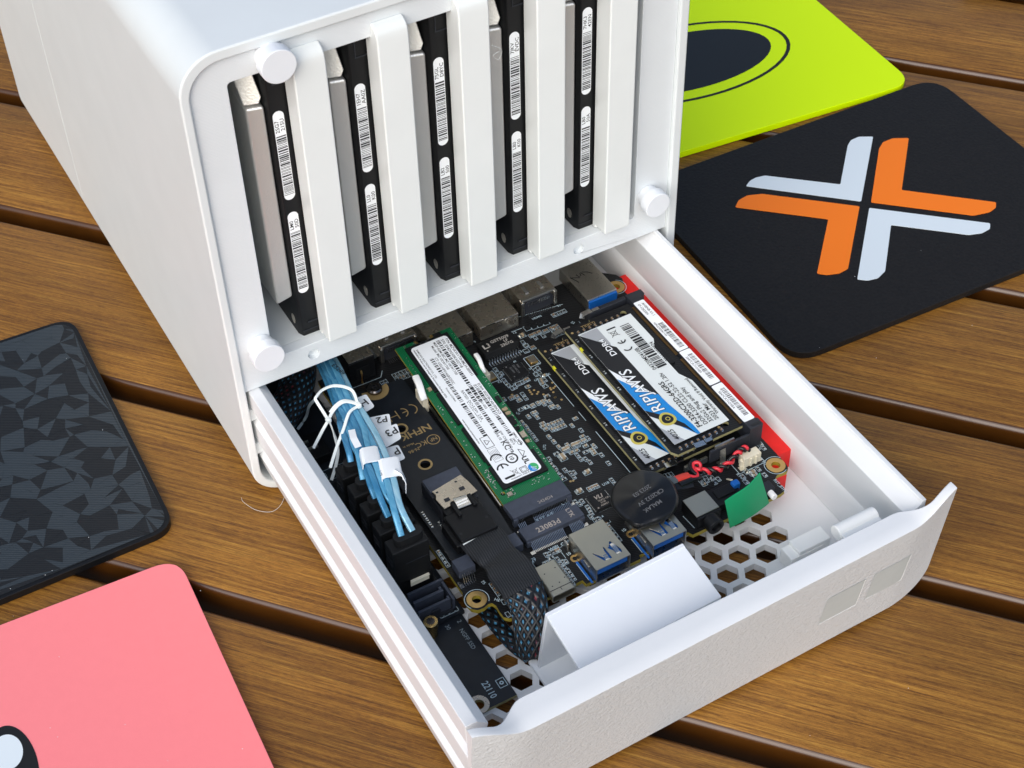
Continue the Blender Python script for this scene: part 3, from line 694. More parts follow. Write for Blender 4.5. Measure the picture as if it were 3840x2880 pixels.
Ry=[(88.1,-37.5),(88.0,-39.7),(96.4,-53.2),(96.4,-55.3),(97.9,-56.1),(98.4,-58.1),(89.4,-56.9),(90.2,-58.9),(90.3,-60.9),(91.4,-59.3),(86.8,-51.5),(86.8,-52.9),(87.0,-54.4),(86.6,-56.4),(86.9,-58.2),(87.4,-49.8),(100.4,-68.6),(100.5,-70.7),(92.8,-3.3),(92.7,-5.2),(92.6,-6.7),(93.6,-6.1),(92.8,-9.5),(92.7,-11.2),(92.9,-12.6),(93.3,-14.4),(94.4,-14.3),(95.8,-13.6),(96.7,-13.6),(97.7,-13.6),(104.8,-10.8),(106.1,-10.4),(103.9,-12.7),(105.4,-12.8),(105.4,-14.1),(105.2,-16.7),(95.0,-18.8),(94.9,-21.0),(106.6,-0.5),(107.4,-0.6),(113.2,3.6),(116.2,3.0),(65.6,-84.8),(66.6,-85.0),(67.8,-84.9),(67.8,-88.2),(67.6,-90.4),(68.6,-90.0),(69.6,-90.3),(68.0,-92.2),(68.3,-93.9),(68.3,-95.4),(68.2,-97.2),(63.2,-87.8),(64.3,-87.8),(65.4,-87.8),(87.4,-74.6),(87.2,-75.8),(87.0,-77.3),(86.1,-78.4),(87.1,-71.4),(85.8,-72.0),(85.1,-70.6),(86.5,-80.6),(87.7,-80.6),(114.7,-75.9),(115.6,-76.0),(116.6,-76.1),(117.7,-76.3),(118.8,-76.5),(127.7,-83.6),(127.4,-84.7),(125.5,-83.6),(129.2,-86.7),(131.0,-86.2),(129.0,-83.8),(129.6,-84.8),(129.2,-86.4),(150.3,-79.7),(150.5,-81.4),(152.4,-80.3),(152.1,-82.4),(140.7,-88.3),(141.2,-87.9),(145.0,-89.3),(142.8,-88.8),(138.6,-89.5),(138.0,-91.8),(145.3,-92.5),(143.0,-96.7)]
Rx=[(93.0,-25.0),(99.6,-53.4),(87.0,-60.1),(90.7,-49.0),(90.7,-24.9),(92.9,-24.7),(103.8,-19.5),(108.3,1.9),(66.3,-86.7)]
L=[(113.4,9.6),(115.7,9.1),(118.1,8.9),(120.4,8.7),(61.4,-86.9),(89.3,-82.3)]
V=[(106.8,-19.2),(106.7,-21.3),(104.8,-21.1),(105.8,-21.7),(104.7,-21.9),(104.7,-23.4),(101.2,-22.6),(97.9,-18.3),(99.4,-19.1),(97.8,-19.3),(100.2,-20.6),(99.4,-21.2),(97.8,-20.4),(104.0,-25.9),(91.7,-17.1),(103.9,-25.9),(105.3,-28.0),(88.4,-62.0),(89.3,-62.2)]
def smd(nm, lx, ly, h, m, cap):
    """body with two tinned end caps: one mesh with three materials"""
    me = bpy.data.meshes.new(nm); g = G(); a = 'y' if ly > lx else 'x'; e = 0.24*max(lx, ly)
    X, Y = lx/2, ly/2
    if a == 'y': g.box(-X, X, -Y+e, Y-e, 0, h); g.box(-X-.02, X+.02, -Y, -Y+e, 0, h+.02); g.box(-X-.02, X+.02, Y-e, Y, 0, h+.02)
    else: g.box(-X+e, X-e, -Y, Y, 0, h); g.box(-X, -X+e, -Y-.02, Y+.02, 0, h+.02); g.box(X-e, X, -Y-.02, Y+.02, 0, h+.02)
    pads = 0.16
    if a == 'y': g.box(-X-.08, X+.08, -Y-pads, -Y, 0, .08); g.box(-X-.08, X+.08, Y, Y+pads, 0, .08)
    else: g.box(-X-pads, -X, -Y-.08, Y+.08, 0, .08); g.box(X, X+pads, -Y-.08, Y+.08, 0, .08)
    me.from_pydata([tuple(q*S for q in p) for p in g.v], [], g.f); me.materials.append(M[m]); me.materials.append(M[cap])
    for f in me.polygons:
        if f.index >= 6: f.material_index = 1
    return me
SM = {'Cy': smd('capacitor', .62, 1.25, .62, 'tan', 'solder'), 'Cx': smd('capacitor', 1.25, .62, .62, 'tan', 'solder'), 'By': smd('capacitor', 1.15, 1.75, 1.0, 'tan', 'solder'), 'Bx': smd('capacitor', 2.0, 1.15, 1.0, 'tan', 'solder'),
      'Bn': smd('capacitor', .62, 1.2, .55, 'brown', 'solder'), 'Ry': smd('resistor', .62, 1.25, .3, 'res', 'solder'), 'Rx': smd('resistor', 1.25, .62, .3, 'res', 'solder')}
def put(kind, x, y, z=BZ, parent=None, outline=True):
    parent = parent or mb
    me = SM[kind]; o = bpy.data.objects.new(me.name.split('.')[0], me); col.objects.link(o); o.parent = parent
    b = BASE[parent]; o.location = ((x-b[0])*S, (y-b[1])*S, (z-b[2])*S)
    if outline:
        lx, ly = {'Cy': (.62, 1.25), 'Cx': (1.25, .62), 'By': (1.15, 1.75), 'Bx': (2.0, 1.15), 'Bn': (.62, 1.2), 'Ry': (.62, 1.25), 'Rx': (1.25, .62)}[kind]
        frame(x-lx/2-.3, x+lx/2+.3, y-ly/2-.38, y+ly/2+.38, 0.13)
for kk, L_ in (('Cy', Cy), ('Cx', Cx), ('By', By), ('Bx', Bx), ('Ry', Ry), ('Rx', Rx)):
    for j, (x, y) in enumerate(L_):
        put('Bn' if (kk == 'Cy' and (y > -20 or y < -60)) else kk, x, y)
# a few more in places the photo shows as dense rows
rq = random.Random(5)
for x0, y0, nx, ny, dx_, dy_ in ((120.5, 5.0, 3, 3, 1.3, 2.0), (108.2, 3.9, 1, 2, 1.3, 2.2), (125.0, 10.5, 5, 1, 1.15, 1), (60.5, 12.5, 5, 2, 1.3, 2.4), (55.2, 11.4, 2, 1, 1.3, 1), (87.8, -83.5, 2, 5, 1.2, 1.9), (66.9, -91, 1, 5, 1, 2.0), (126.6, -92, 3, 1, 1.2, 1), (43.5, -99, 1, 1, 1, 1), (44.8, -86.5, 1, 5, 1, 1.9), (36.6, -66.5, 1, 4, 1, 1.9), (115.4, -95.6, 1, 1, 1, 1), (118.8, -71, 1, 1, 1, 1), (103.5, -44, 1, 5, 1, 4.4), (111.8, -78, 4, 1, 1.25, 1)):
    for a in range(nx):
        for b in range(ny): put(rq.choice(('Ry', 'Ry', 'Bn')), x0+a*dx_, y0-b*dy_)
g = G()
for x, y in V: g.cyl((x, y), 0.42, BZ+.01, BZ+.06, n=12)
ob('copper_test_pads', g, 'gold_print', mb, kind='stuff')
for x, y in L:
    g = G(); g.poly(rrect(x-1.0, x+1.0, y-1.0, y+1.0, .35, 3), BZ+.01, BZ+1.1); ob('inductor', g, 'chip', mb, bevel=.1)
    frame(x-1.25, x+1.25, y-1.35, y+1.35, .14)
# chips
def qfp(name, x0, x1, y0, y1, h, npin, parent=mb, z=BZ, m='chip', sides='LRBT', plen=.7):
    c = ob(name, G().box(x0, x1, y0, y1, z+.12, z+h), m, parent, bevel=.12)
    g = G()
    if 'B' in sides or 'T' in sides:
        for q in range(npin):
            x = x0+(x1-x0)*(q+.9)/(npin+.8)
            if 'B' in sides: g.box(x-.11, x+.11, y0-plen, y0, z+.02, z+.18)
            if 'T' in sides: g.box(x-.11, x+.11, y1, y1+plen, z+.02, z+.18)
    if 'L' in sides:
        for q in range(npin):
            y = y0+(y1-y0)*(q+.9)/(npin+.8)
            g.box(x0-plen, x0, y-.11, y+.11, z+.02, z+.18); g.box(x1, x1+plen, y-.11, y+.11, z+.02, z+.18)
    ob('pins', g, 'solder', c, kind='stuff'); return c
c = qfp('network_chip', 95.4, 101.8, -11.4, -4.4, 1.0, 14)
g = G(); z = BZ+1.01+.02
g.text('Intel', 99.9, -5.6, z, 1.1, -90); g.text('SZ143C19', 98.4, -5.2, z, 1.1, -90); g.text('SLNMH', 97.0, -5.8, z, 1.0, -90); g.cyl((96.4, -10.6), .25, z, z+.01, n=12); g.cyl((96.2, -5.0), .3, z, z+.01, n=12)
ob('marking', g, 'ink_grey', c)
silk.text('28', 103.4, -12.8, BZ+.03, 1.3, 0); silk.text('U71', 101.9, -15.6, BZ+.03, 1.4, 0); silk.text('15', 94.4, -13.3, BZ+.03, 1.2, 0); silk.text('29', 103.1, -9.6, BZ+.03, 1.2); silk.text('12', 104.0, -.2, BZ+.03, 1.6); silk.text('43', 100.1, -3.6, BZ+.03, 1.2, 0); silk.text('5X', 106.6, -15.4, BZ+.03, 1.5)
silk.text('Y5', 106.6, -9.2, BZ+.03, 1.5, 10); silk.text('Y3', 90.2, -9.8, BZ+.03, 1.5, 0); silk.text('U72', 88.6, -45.6, BZ+.03, 1.4, 60); silk.text('U18', 96.6, -69.3, BZ+.03, 1.5, 0); silk.text('U1', 88.2, -25.6, BZ+.03, 1.3, -60); silk.text('11 12', 105.2, 9.4, BZ+.03, 1.6, 0); silk.text('9', 93.0, 12.6, BZ+.03, 1.5); silk.text('22', 92.2, 7.8, BZ+.03, 1.6)
silk.text('L14', 87.6, -81.2, BZ+.03, 1.6, 8); silk.text('L47', 59.4, -85.8, BZ+.03, 1.7, 8); silk.text('75', 60.5, -84.7, BZ+.03, 1.5, 0); silk.text('10', 71.2, -88.7, BZ+.03, 1.6, 10); silk.text('10', 91.6, -89.4, BZ+.03, 1.6, 10); silk.text('HDMI2', 117.2, 12.3, BZ+.03, 1.3, 0); silk.text('21', 128.6, 13.6, BZ+.03, 1.5); silk.text('22', 128.2, 4.0, BZ+.03, 1.5, -60); silk.text('45', 119.6, 2.8, BZ+.03, 1.3)
silk.text('RTCCON1', 137.2, -87.4, BZ+.03, 1.5, -80); silk.text('H9', 147.8, -87.2, BZ+.03, 1.6, -80); silk.text('RST_BTN1', 146.4, -95.7, BZ+.03, 1.5, -90); silk.text('34', 127.8, -90.2, BZ+.03, 1.4, 10); silk.text('J3', 120.0, -95, BZ+.03, 1.4, 0); silk.text('75', 42.4, -83.6, BZ+.03, 1.5, -80); silk.text('H6', 42.4, -92.0, BZ+.03, 1.5, -50)
silk.text('KEY A/E', 70.0, -71.6, BZ+.03, 1.9, 0, bold=.02); silk.text('LT', 80.6, -69.6, BZ+.03, 2.0, 0, bold=.02); silk.text('WIFI_CONN', 67.3, -84.2, BZ+.03, 1.75, 0, bold=.02)
line(72.0, -92.6, 72.0, -100.2, .22); line(92.4, -93, 92.4, -99.6, .22); line(112, -93.5, 112.4, -99.6, .2); line(55.6, -90.4, 57.2, -90.4, .2)
line(107.3, -14.0, 107.3, -33, .18); line(107.3, -36, 107.3, -41, .18); line(107.5, -47, 107.5, -80, .22); line(70.3, -86.4, 70.3, -89.0, .16)
line(112.6, 16.5, 131.0, 14.0, .16); line(131.2, -4, 131.2, 3, .16); line(95.0, 11.3, 111.6, 10.6, .2); line(45.0, 14.4, 56.0, 14.2, .2); line(56, 14.2, 58, 17, .2)
line(112.8, -81.6, 136.0, -81.6, .18); frame(138.4, 148.9, -87.9, -80.6, .18); line(120.9, -90.4, 128.4, -90.4, .18); line(120.9, -90.4, 120.9, -100, .2)
for x in (85.5,): line(x+.4, -12, x+.4, -44, .16)
# cylinder crystals
for cx, cy in ((106.2, -6.0), (89.4, -5.8)):
    c = ob('crystal', G().poly(rrect(cx-1.5, cx+1.5, cy-1.9, cy+1.9, .3, 3), BZ+.02, BZ+.75), 'gold', mb)
    ob('lid', G().poly(rrect(cx-1.25, cx+1.25, cy-1.65, cy+1.65, .3, 3), BZ+.76, BZ+1.0), 'nickel', c, bevel=.08); frame(cx-2.1, cx+2.1, cy-2.6, cy+2.6, .2)
# LAN transformer
c = ob('lan_transformer', G().box(91.2, 105.2, 1.4, 7.8, BZ+.7, BZ+4.3), 'black_soft', mb, bevel=.35)
g = G()
for q in range(12):
    x = 92.3+q*1.08
    g.box(x-.2, x+.2, .2, 1.5, BZ+1.9, BZ+2.15); g.box(x-.2, x+.2, -.05, .25, BZ+.25, BZ+2.15); g.box(x-.25, x+.25, -1.6, .1, BZ+.03, BZ+.28)
for q in range(4):
    x = 95.6+q*1.9
    g.box(x-.2, x+.2, 7.7, 9.6, BZ+.03, BZ+.5)
ob('leads', g, 'solder', c, kind='stuff')
g = G(); z = BZ+4.33; g.text('GST5009', 95.9, 5.2, z, 1.95, 0, bold=.02); g.text('LF', 100.4, 3.6, z, 1.75, 0, bold=.02); g.text('2307G', 98.2, 1.8, z, 1.85, 0, bold=.02)
g.poly([(92.4, 5.9), (93.0, 5.9), (93.0, 4.2), (94.6, 4.2), (94.6, 3.7), (92.4, 3.7)], z, z+.01).arc((94.3, 5.3), .35, .75, -90, 90, z+.01).arc((94.3, 4.4), .3, .7, -90, 90, z+.01); g.cyl((93.0, 2.5), .3, z, z+.01, n=14)
ob('marking', g, 'ink_laser2', c)
c = qfp('usb_hub_chip', 89.0, 95.6, -78.0, -70.9, 1.0, 14, plen=.55)
g = G(); z = BZ+1.03; g.text('VLI', 90.6, -73.9, z, 2.3, 0, shear=.25, bold=.05); g.text('VL822-Q8', 91.2, -75.1, z, .95); g.text('2130', 91.6, -76.1, z, .95); g.text('A0845Y', 91.0, -77.2, z, .95); g.cyl((89.8, -77.3), .3, z, z+.01, n=12)
ob('marking', g, 'ink_laser', c)
# connectors at the rear edge
def shell(name, x0, x1, y0, y1, z0, z1, m='nickel', bevel=.25, parent=mb): return ob(name, G().box(x0, x1, y0, y1, z0, z1), m, parent, bevel=bevel)
for nm, x0, x1 in (('network_port', 76.4, 92.3), ('network_port', 95.3, 111.2)):
    c = shell(nm, x0, x1, 12.1, 33, BZ+.02, 25.3, 'nickel', .3)
    g = G(); g.box(x0+2.2, x0+6.0, 11.98, 12.3, 25.0, 25.36); g.box(x0+9.4, x0+13.2, 11.98, 12.3, 25.0, 25.36); ob('tabs', g, 'bright', c, kind='stuff')
for x0, x1, yf in ((114.4, 129.3, 15.6), (59.4, 74.2, 20.4)):
    c = shell('video_port', x0, x1, yf+1.2, 36, BZ+.02, 26.0, 'nickel', .45)
    g = G(); g.poly([(x0+1.4, BZ+.3), (x1-1.4, BZ+.3), (x1-1.4, 23.6), (x1-3.0, 25.2), (x0+3.0, 25.2), (x0+1.4, 23.6)], yf+.3, yf+1.3, 'y'); ob('core', g, 'slate_dark', c, bevel=.1)
    g = G()
    for q in range(14): g.box(x0+2.9+q*.66, x0+3.15+q*.66, yf-.0, yf+.35, 22.6, 24.4); g.box(x0+2.5+q*.72, x0+2.78+q*.72, yf-2.0, yf+.4, BZ+.04, BZ+.3)
    ob('contacts', g, 'bright', c, kind='stuff')
    g = G(); g.box(x0-.1, x0+1.2, yf-.3, yf+1.6, BZ+.02, 25.4); g.box(x1-1.2, x1+.1, yf-.3, yf+1.6, BZ+.02, 25.4); g.box(x0+.4, x1-.4, yf+.2, yf+1.6, 25.2, 26.1); ob('front_frame', g, 'steel', c, bevel=.25)
    g = G(); g.box(x0+3.6, x0+5.0, 19+(yf-15.6), 22.5+(yf-15.6), 26.02, 26.5); ob('spring', g, 'bright', c); g = G(); g.box(x0+10, x0+11.4, 19+(yf-15.6), 22.5+(yf-15.6), 26.02, 26.5); ob('spring', g, 'bright', c)
c = shell('usb_port', 136.5, 149.1, 5.4, 26, BZ+.3, 24.7, 'steel', .35); ob('rear_insulator', G().box(136.9, 148.7, 4.6, 5.6, BZ+.2, 24.0), 'usb_blue', c, bevel=.15)
g = G()                                            # handwritten ink strokes on the top of this port
for pth in ([(137.4, 19.6), (138.5, 16.8), (138.9, 15.6)], [(137.3, 19.4), (139.2, 18.4), (140.6, 17.6)], [(140.2, 19.8), (140.5, 18.2), (141.6, 18.6), (141.7, 19.8)], [(142.2, 20), (142.8, 17.9)], [(142.8, 20), (144.6, 19.0), (145.8, 17.4)]):
    g.sweep([(a, b, 24.74) for a, b in pth], [(-.16, 0), (.16, 0), (.16, .02), (-.16, .02)])
ob('ink_strokes', g, 'ink', c, kind='stuff')
c = shell('power_jack', 45.0, 54.9, 15.4, 30, BZ+.02, 29.2, 'black', .25); ob('top_shield', G().box(45.2, 54.7, 15.9, 29.5, 29.2, 29.45), 'nickel', c, bevel=.08)
ob('centre_pin', G().sweep([(49.2, 15.0, BZ+.2), (49.3, 14.9, BZ+4.6), (49.3, 16.2, BZ+7.4)], circ(.38, 8)), 'gold', c, smooth=True)
g = G(); g.box(46.2, 53.8, 15.25, 15.5, 20, 20.3); g.box(47.4, 52.4, 15.2, 15.5, 21.0, 26.0); ob('back_moulding', g, 'black_soft', c, bevel=.1)
# USB ports at the near edge
def usb(x0, x1, y0, y1):
    c = thing_part('usb_port')
    zt, zb = 25.2, 18.9
    g = G(); w_ = .35
    # top plate with two contact windows
    def win(cx): return [(cx-1.0, y0+4.2), (cx-.7, y0+1.9), (cx+1.9, y0+1.6), (cx+1.4, y0+5.6), (cx+.9, y0+5.6), (cx+.5, y0+4.6)]
    cx1, cx2 = x0+(x1-x0)*.36, x0+(x1-x0)*.66
    sl = [[(cx1-2.2, y0+6.3), (cx1-1.9, y0+6.5), (cx1+.15, y0+3.5), (cx1+1.6, y0+3.3), (cx1+1.75, y0+5.6), (cx1+2.05, y0+6.9), (cx1+2.35, y0+6.9), (cx1+2.5, y0+1.9), (cx1-.2, y0+2.0)],
          [(cx2-.6, y0+5.9), (cx2+.2, y0+6.4), (cx2+1.3, y0+7.9), (cx2+1.6, y0+7.9), (cx2+2.9, y0+3.6), (cx2+2.7, y0+2.4), (cx2+.6, y0+2.2), (cx2+.5, y0+4.2)]]
    g.poly([(x0, y0), (x1, y0), (x1, y1), (x0, y1)], zt-w_, zt, 'z', [s_[::-1] if False else s_ for s_ in sl])
    ob('top_plate', g, 'steel_warm', c, bevel=.06)
    g = G(); g.box(x0, x0+w_, y0, y1, zb, zt-w_-.01); g.box(x1-w_, x1, y0, y1, zb, zt-w_-.01); g.box(x0+w_+.01, x1-w_-.01, y0, y1, zb-.4, zb); g.box(x0+w_+.01, x1-w_-.01, y1-w_, y1, zb+.01, zt-w_-.01)
    ob('shell', g, 'steel', c, bevel=.05)
    g = G(); g.box(x0+.8, x1-.8, y0+.5, y1-.6, 22.0, 24.1); ob('tongue', g, 'usb_blue', c, bevel=.1)
    for cx, o_ in ((cx1+1.0, 2.5), (cx2+1.5, 3.0)):
        ob('spring_finger', G().sweep([(cx, y0+o_+4.0, 24.95), (cx, y0+o_+1.2, 25.1), (cx, y0+o_+.2, 24.75), (cx, y0+o_-.6, 24.9)], [(-.75, -.12), (.75, -.12), (.75, .12), (-.75, .12)]), 'bright', c, bevel=.05)
    ob('side_spring', G().box(x0-.35, x0+.05, y0+4.2, y0+7.4, 20.4, 22.6), 'steel', c, bevel=.15)
    g = G(); g.box(x0-1.25, x0-.55, y0+.6, y0+10.5, BZ+.02, BZ+.2); ob('footprint_edge', g, 'usb_blue', c)
    return c
def thing_part(name):
    o = bpy.data.objects.new(name, None); col.objects.link(o); o.parent = mb; o.empty_display_size = .005; BASE[o] = BASE[mb]; return o
usb(73.3, 85.9, -102.5, -85.8); usb(93.9, 106.5, -103.2, -86.6)
for cx, cy in ((72.7, -90.7), (93.3, -91.3)):
    ob('lead_hole_ring', G().ring((cx, cy), .8, 1.5, BZ+.02, BZ+.22, n=24), 'gold', mb, bevel=.08)
ob('side_contact', G().box(73.0-.9, 73.0-.2, -86.9, -84.6, BZ, 22.0), 'steel', mb, bevel=.2)
c = ob('usb_c_port', G().poly(rrect(57.5, 66.2, 18.5, 21.8, 1.2, 5), -102.2, -89.6, 'y', [rrect(57.9, 65.8, 18.9, 21.4, .9, 5)]), 'steel_warm', mb, smooth=True)
ob('tongue', G().box(59.2, 64.5, -101.2, -90, 19.9, 20.5), 'black', c); ob('back', G().poly(rrect(57.8, 65.9, 18.8, 21.5, .9, 5), -96.0, -89.8, 'y'), 'steel_warm', c)
g = G(); g.box(57.52, 66.1, -100.15, -99.95, 21.75, 21.87); g.box(61.6, 61.8, -101.2, -100.1, 21.75, 21.87)
for x, y in ((60.0, -93.2), (64.2, -92.6), (59.7, -98.6), (62.4, -98.3), (64.8, -97.4)): g.cyl((x, y), .22, 21.7, 21.84, n=10)
ob('seams_and_dimples', g, 'slate_dark', c, kind='stuff')
# audio jack
c = thing_part('audio_jack')
ob('body', G().box(112.8, 121.8, -100.6, -91.2, BZ+.02, 23.6), 'black', c, bevel=.25); ob('top_shield', G().box(112.9, 121.6, -99.6, -91.4, 23.62, 23.95), 'steel_warm', c, bevel=.1)
ob('barrel', G().ring((117.4, 21.2), 1.7, 3.0, -104.6, -100.6, 'y', n=36), 'black', c, bevel=.3, smooth=True); ob('bore', G().cyl((117.4, 21.2), 1.75, -103.2, -100.5, 'y'), 'ink', c)
# power switch, jumper and reset button
ob('power_button_block', G().box(121.9, 132.6, -98.5, -90.9, BZ+.02, 22.4).box(124, 131.0, -96, -92.2, 22.3, 23.0), 'black', mb, bevel=.3)
ob('pin_strip', G().sweep([(132.6, -88.8, 20.6), (132.2, -91.6, 23.0)], [(-.35, -.15), (.35, -.15), (.35, .15), (-.35, .15)]), 'ivory', mb)
ob('jumper_cap', G().box(130.7, 133.4, -94.9, -92.6, 21, 24.2), 'usb_blue', mb, bevel=.4)
c = ob('reset_button', G().box(137.6, 143.4, -100.6, -96.8, BZ+.02, 21.6), 'slate_dark', mb, bevel=.25); ob('plunger', G().cyl((141.2, 20.6), 1.15, -103.4, -100.6, 'y'), 'milk', c, bevel=.25)
# battery header
c = ob('battery_socket', G().box(140.9, 147.7, -86.6, -83.4, BZ+.02, 23.2).box(140.2, 141.2, -86.0, -84.6, BZ+.02, 22.0).box(147.4, 148.4, -86.0, -84.6, BZ+.02, 22.0).box(143.2, 144.0, -87.1, -86.5, BZ+.1, 22.6).box(145.3, 146.1, -87.1, -86.5, BZ+.1, 22.6), 'ivory', mb, bevel=.2)
g = G(); g.box(139.3, 141.5, -87.3, -85.4, BZ+.02, BZ+.35); g.box(146.8, 148.6, -86.8, -85.2, BZ+.02, BZ+.35); ob('solder_tabs', g, 'bright', c, kind='stuff')
# M.2 sockets
def m2(x0, x1, y0, y1, zt, pins, txt, tx, split):
    c = ob('card_slot', G().box(x0, x1, y0, y1, zt-2.2, zt).box(x0, x0+1.6, y0-.6, y0+1, BZ, zt-.8).box(x1-1.6, x1, y0-.6, y0+1, BZ, zt-.8), 'slate', mb, bevel=.22)
    ob('slot_base', G().box(x0+1.2, x1-1.2, y0+.6, y1-.4, BZ+.1, zt-2.15), 'black_soft', c)
    g = G(); n_ = pins
    for q in range(n_):
        x = x0+1.4+(x1-x0-2.8)*q/(n_-1)
        if split[0] < x < split[1]: continue
        g.add([(x-.09, y0+.3, zt-1.4), (x+.09, y0+.3, zt-1.4), (x+.09, y0-.7, BZ+1.2), (x-.09, y0-.7, BZ+1.2), (x-.09, y0-2.6, BZ+.25), (x+.09, y0-2.6, BZ+.25)], [(0, 1, 2, 3), (3, 2, 5, 4)])
        g.box(x-.15, x+.15, y0-3.4, y0-2.3, BZ+.03, BZ+.28)
    ob('contact_pins', g, 'bright', c, kind='stuff')
    g = G(); g.box(x0-.2, x0+1.3, y0-3.9, y0-2.6, BZ+.03, BZ+.5); g.box(x1-1.3, x1+.2, y0-2.4, y0-1.2, BZ+.03, BZ+.5); ob('solder_tabs', g, 'bright', c, kind='stuff')
    g = G()
    for a in txt: g.text(a[0], a[1], a[2], zt+.02, a[3], a[4], bold=a[5])
    ob('marking', g, 'ink_laser', c)
m2(62.4, 84.2, -69.4, -62.6, 23.0, 34, [('2424D4', 72.6, -68.2, 1.7, 0, 0)], 0, (66.6, 69.0))
m2(61.7, 83.4, -79.0, -73.6, 22.2, 36, [('23083d', 66.6, -78.0, 2.9, 0, .05), ('LTK', 79.0, -74.0, 2.2, -90, .04)], 0, (75.3, 77.4))
# M.2 socket under the side adapter
c = ob('card_slot', G().box(36.6, 42.4, -80.6, -75.4, 20.6, 24.2).box(54.6, 59.6, -80.8, -75.4, 20.6, 24.2), 'slate', mb, bevel=.2)
g = G()
for q in range(6): g.box(37.5+q*.75, 37.75+q*.75, -83.0, -80.5, BZ+.03, BZ+.3); g.add([(37.5+q*.75, -80.5, 22.6), (37.75+q*.75, -80.5, 22.6), (37.75+q*.75, -82.0, BZ+.3), (37.5+q*.75, -82.0, BZ+.3)], [(0, 1, 2, 3)])
g.box(35.6, 37.0, -83.2, -80.4, BZ+.03, BZ+.5); ob('contact_pins', g, 'bright', c, kind='stuff')
ob('slot_body', G().box(37.0, 59.0, -80.0, -75.6, BZ+.05, 20.6), 'black_soft', c)
# memory sockets
c = thing_part('memory_socket')
ob('socket_body', G().poly([(146.9, -80.6), (152.2, -80.6), (152.2, -77.4), (151.5, -77.0), (151.5, -6.4), (153.6, -5.8), (153.6, -3.0), (146.9, -3.0)], BZ+.02, 29.2), 'slate_dark', c, bevel=.25)
ob('lower_body', G().box(141.0, 146.88, -79.6, -3.4, BZ+.02, 22.0), 'black', c)
ob('end_arm', G().box(131.0, 147, -80.9, -79.9, 21.5, 27.0), 'slate_dark', c, bevel=.3); ob('end_arm', G().box(131.5, 146.8, -4.4, -2.6, BZ+.1, 28.6), 'slate_dark', c, bevel=.3)
g = G(); g.box(148.2, 151.8, -79.9, -78.9, 29.15, 29.3); ob('arm_slot', g, 'ink', c)
for (x, y, z, sy) in ((129.3, -76.9, 28.0, -1), (118.6, -76.0, 23.4, -1), (130.8, -3.4, 28.0, 1), (119.3, -2.8, 23.4, 1)):
    g = G(); g.sweep([(x-2.3, y-.2*sy, z-1.2), (x-2.1, y, z+.5), (x+1.7, y+.35*sy, z+.5)], [(-1.05, -.15), (1.05, -.15), (1.05, .15), (-1.05, .15)]); g.box(x+1.9, x+4.6, y-.9, y+.5, z-.1, z+.9)
    ob('latch', g, 'bright', c, bevel=.25)
g = G(); g.box(133.0, 140.6, -80.6, -80.0, 26.0, 28.3); g.box(134.4, 137.3, -82.4, -79.9, BZ+.3, BZ+.6); g.add([(134.8, -81.0, 26), (137.0, -81.0, 26), (137.2, -81.6, BZ+.6), (134.9, -81.6, BZ+.6), (134.8, -80.6, 26), (137.0, -80.6, 26), (137.2, -81.2, BZ+.6), (134.9, -81.2, BZ+.6)], [(0, 3, 2, 1), (4, 5, 6, 7), (0, 4, 7, 3), (1, 2, 6, 5)])
ob('latch_bracket', g, 'steel', c, bevel=.1)
g = G(); g.box(122.0, 131.0, -79.6, -78.7, 21.0, 23.4); ob('latch_bracket', g, 'steel', c, bevel=.1)
for (y0, y1, l1, sd_, tx) in ((-8.4, -37.5, 1, 5, None), (-37.9, -56.9, 0, 6, '5847CA71O5B9'), (-57.5, -77.0, 0, 7, '5847CA71O5BA')):
    s_ = ob('serial_sticker', G().poly(rrect(147.0, 151.3, y1, y0, .5, 3), 29.22, 29.3), 'label', c)
    g = G()
    if l1:
        g.text('AHBNB-V1.1', 149.5, y0-1.5, 29.33, 1.45, -90, bold=.01); g.text('I7-12650H', 147.9, y0-1.5, 29.33, 1.45, -90, bold=.01)
        barcode(g, y1+1.5, y1+15.5, 148.6, 150.6, 29.33, 'y', sd_, unit=.16); g.text('NFN2303061133', 147.5, y0-12.4, 29.33, 1.15, -90)
    else:
        barcode(g, y1+2.5, y0-2.5, 148.8, 150.6, 29.33, 'y', sd_, unit=.17); g.text(tx, 147.5, y0-3.2, 29.33, 1.35, -90)
    ob('print', g, 'ink_grey' if not l1 else 'ink', s_)
ob('fin_contacts', (lambda g: [g.box(145.9, 147.0, -76.0+q*.62, -75.7+q*.62, 28.1, 28.5) for q in range(108) if not 57 < q < 62] and g)(G()), 'copper', c, kind='stuff')
ob('silkscreen', silk, 'silk', mb, kind='stuff')

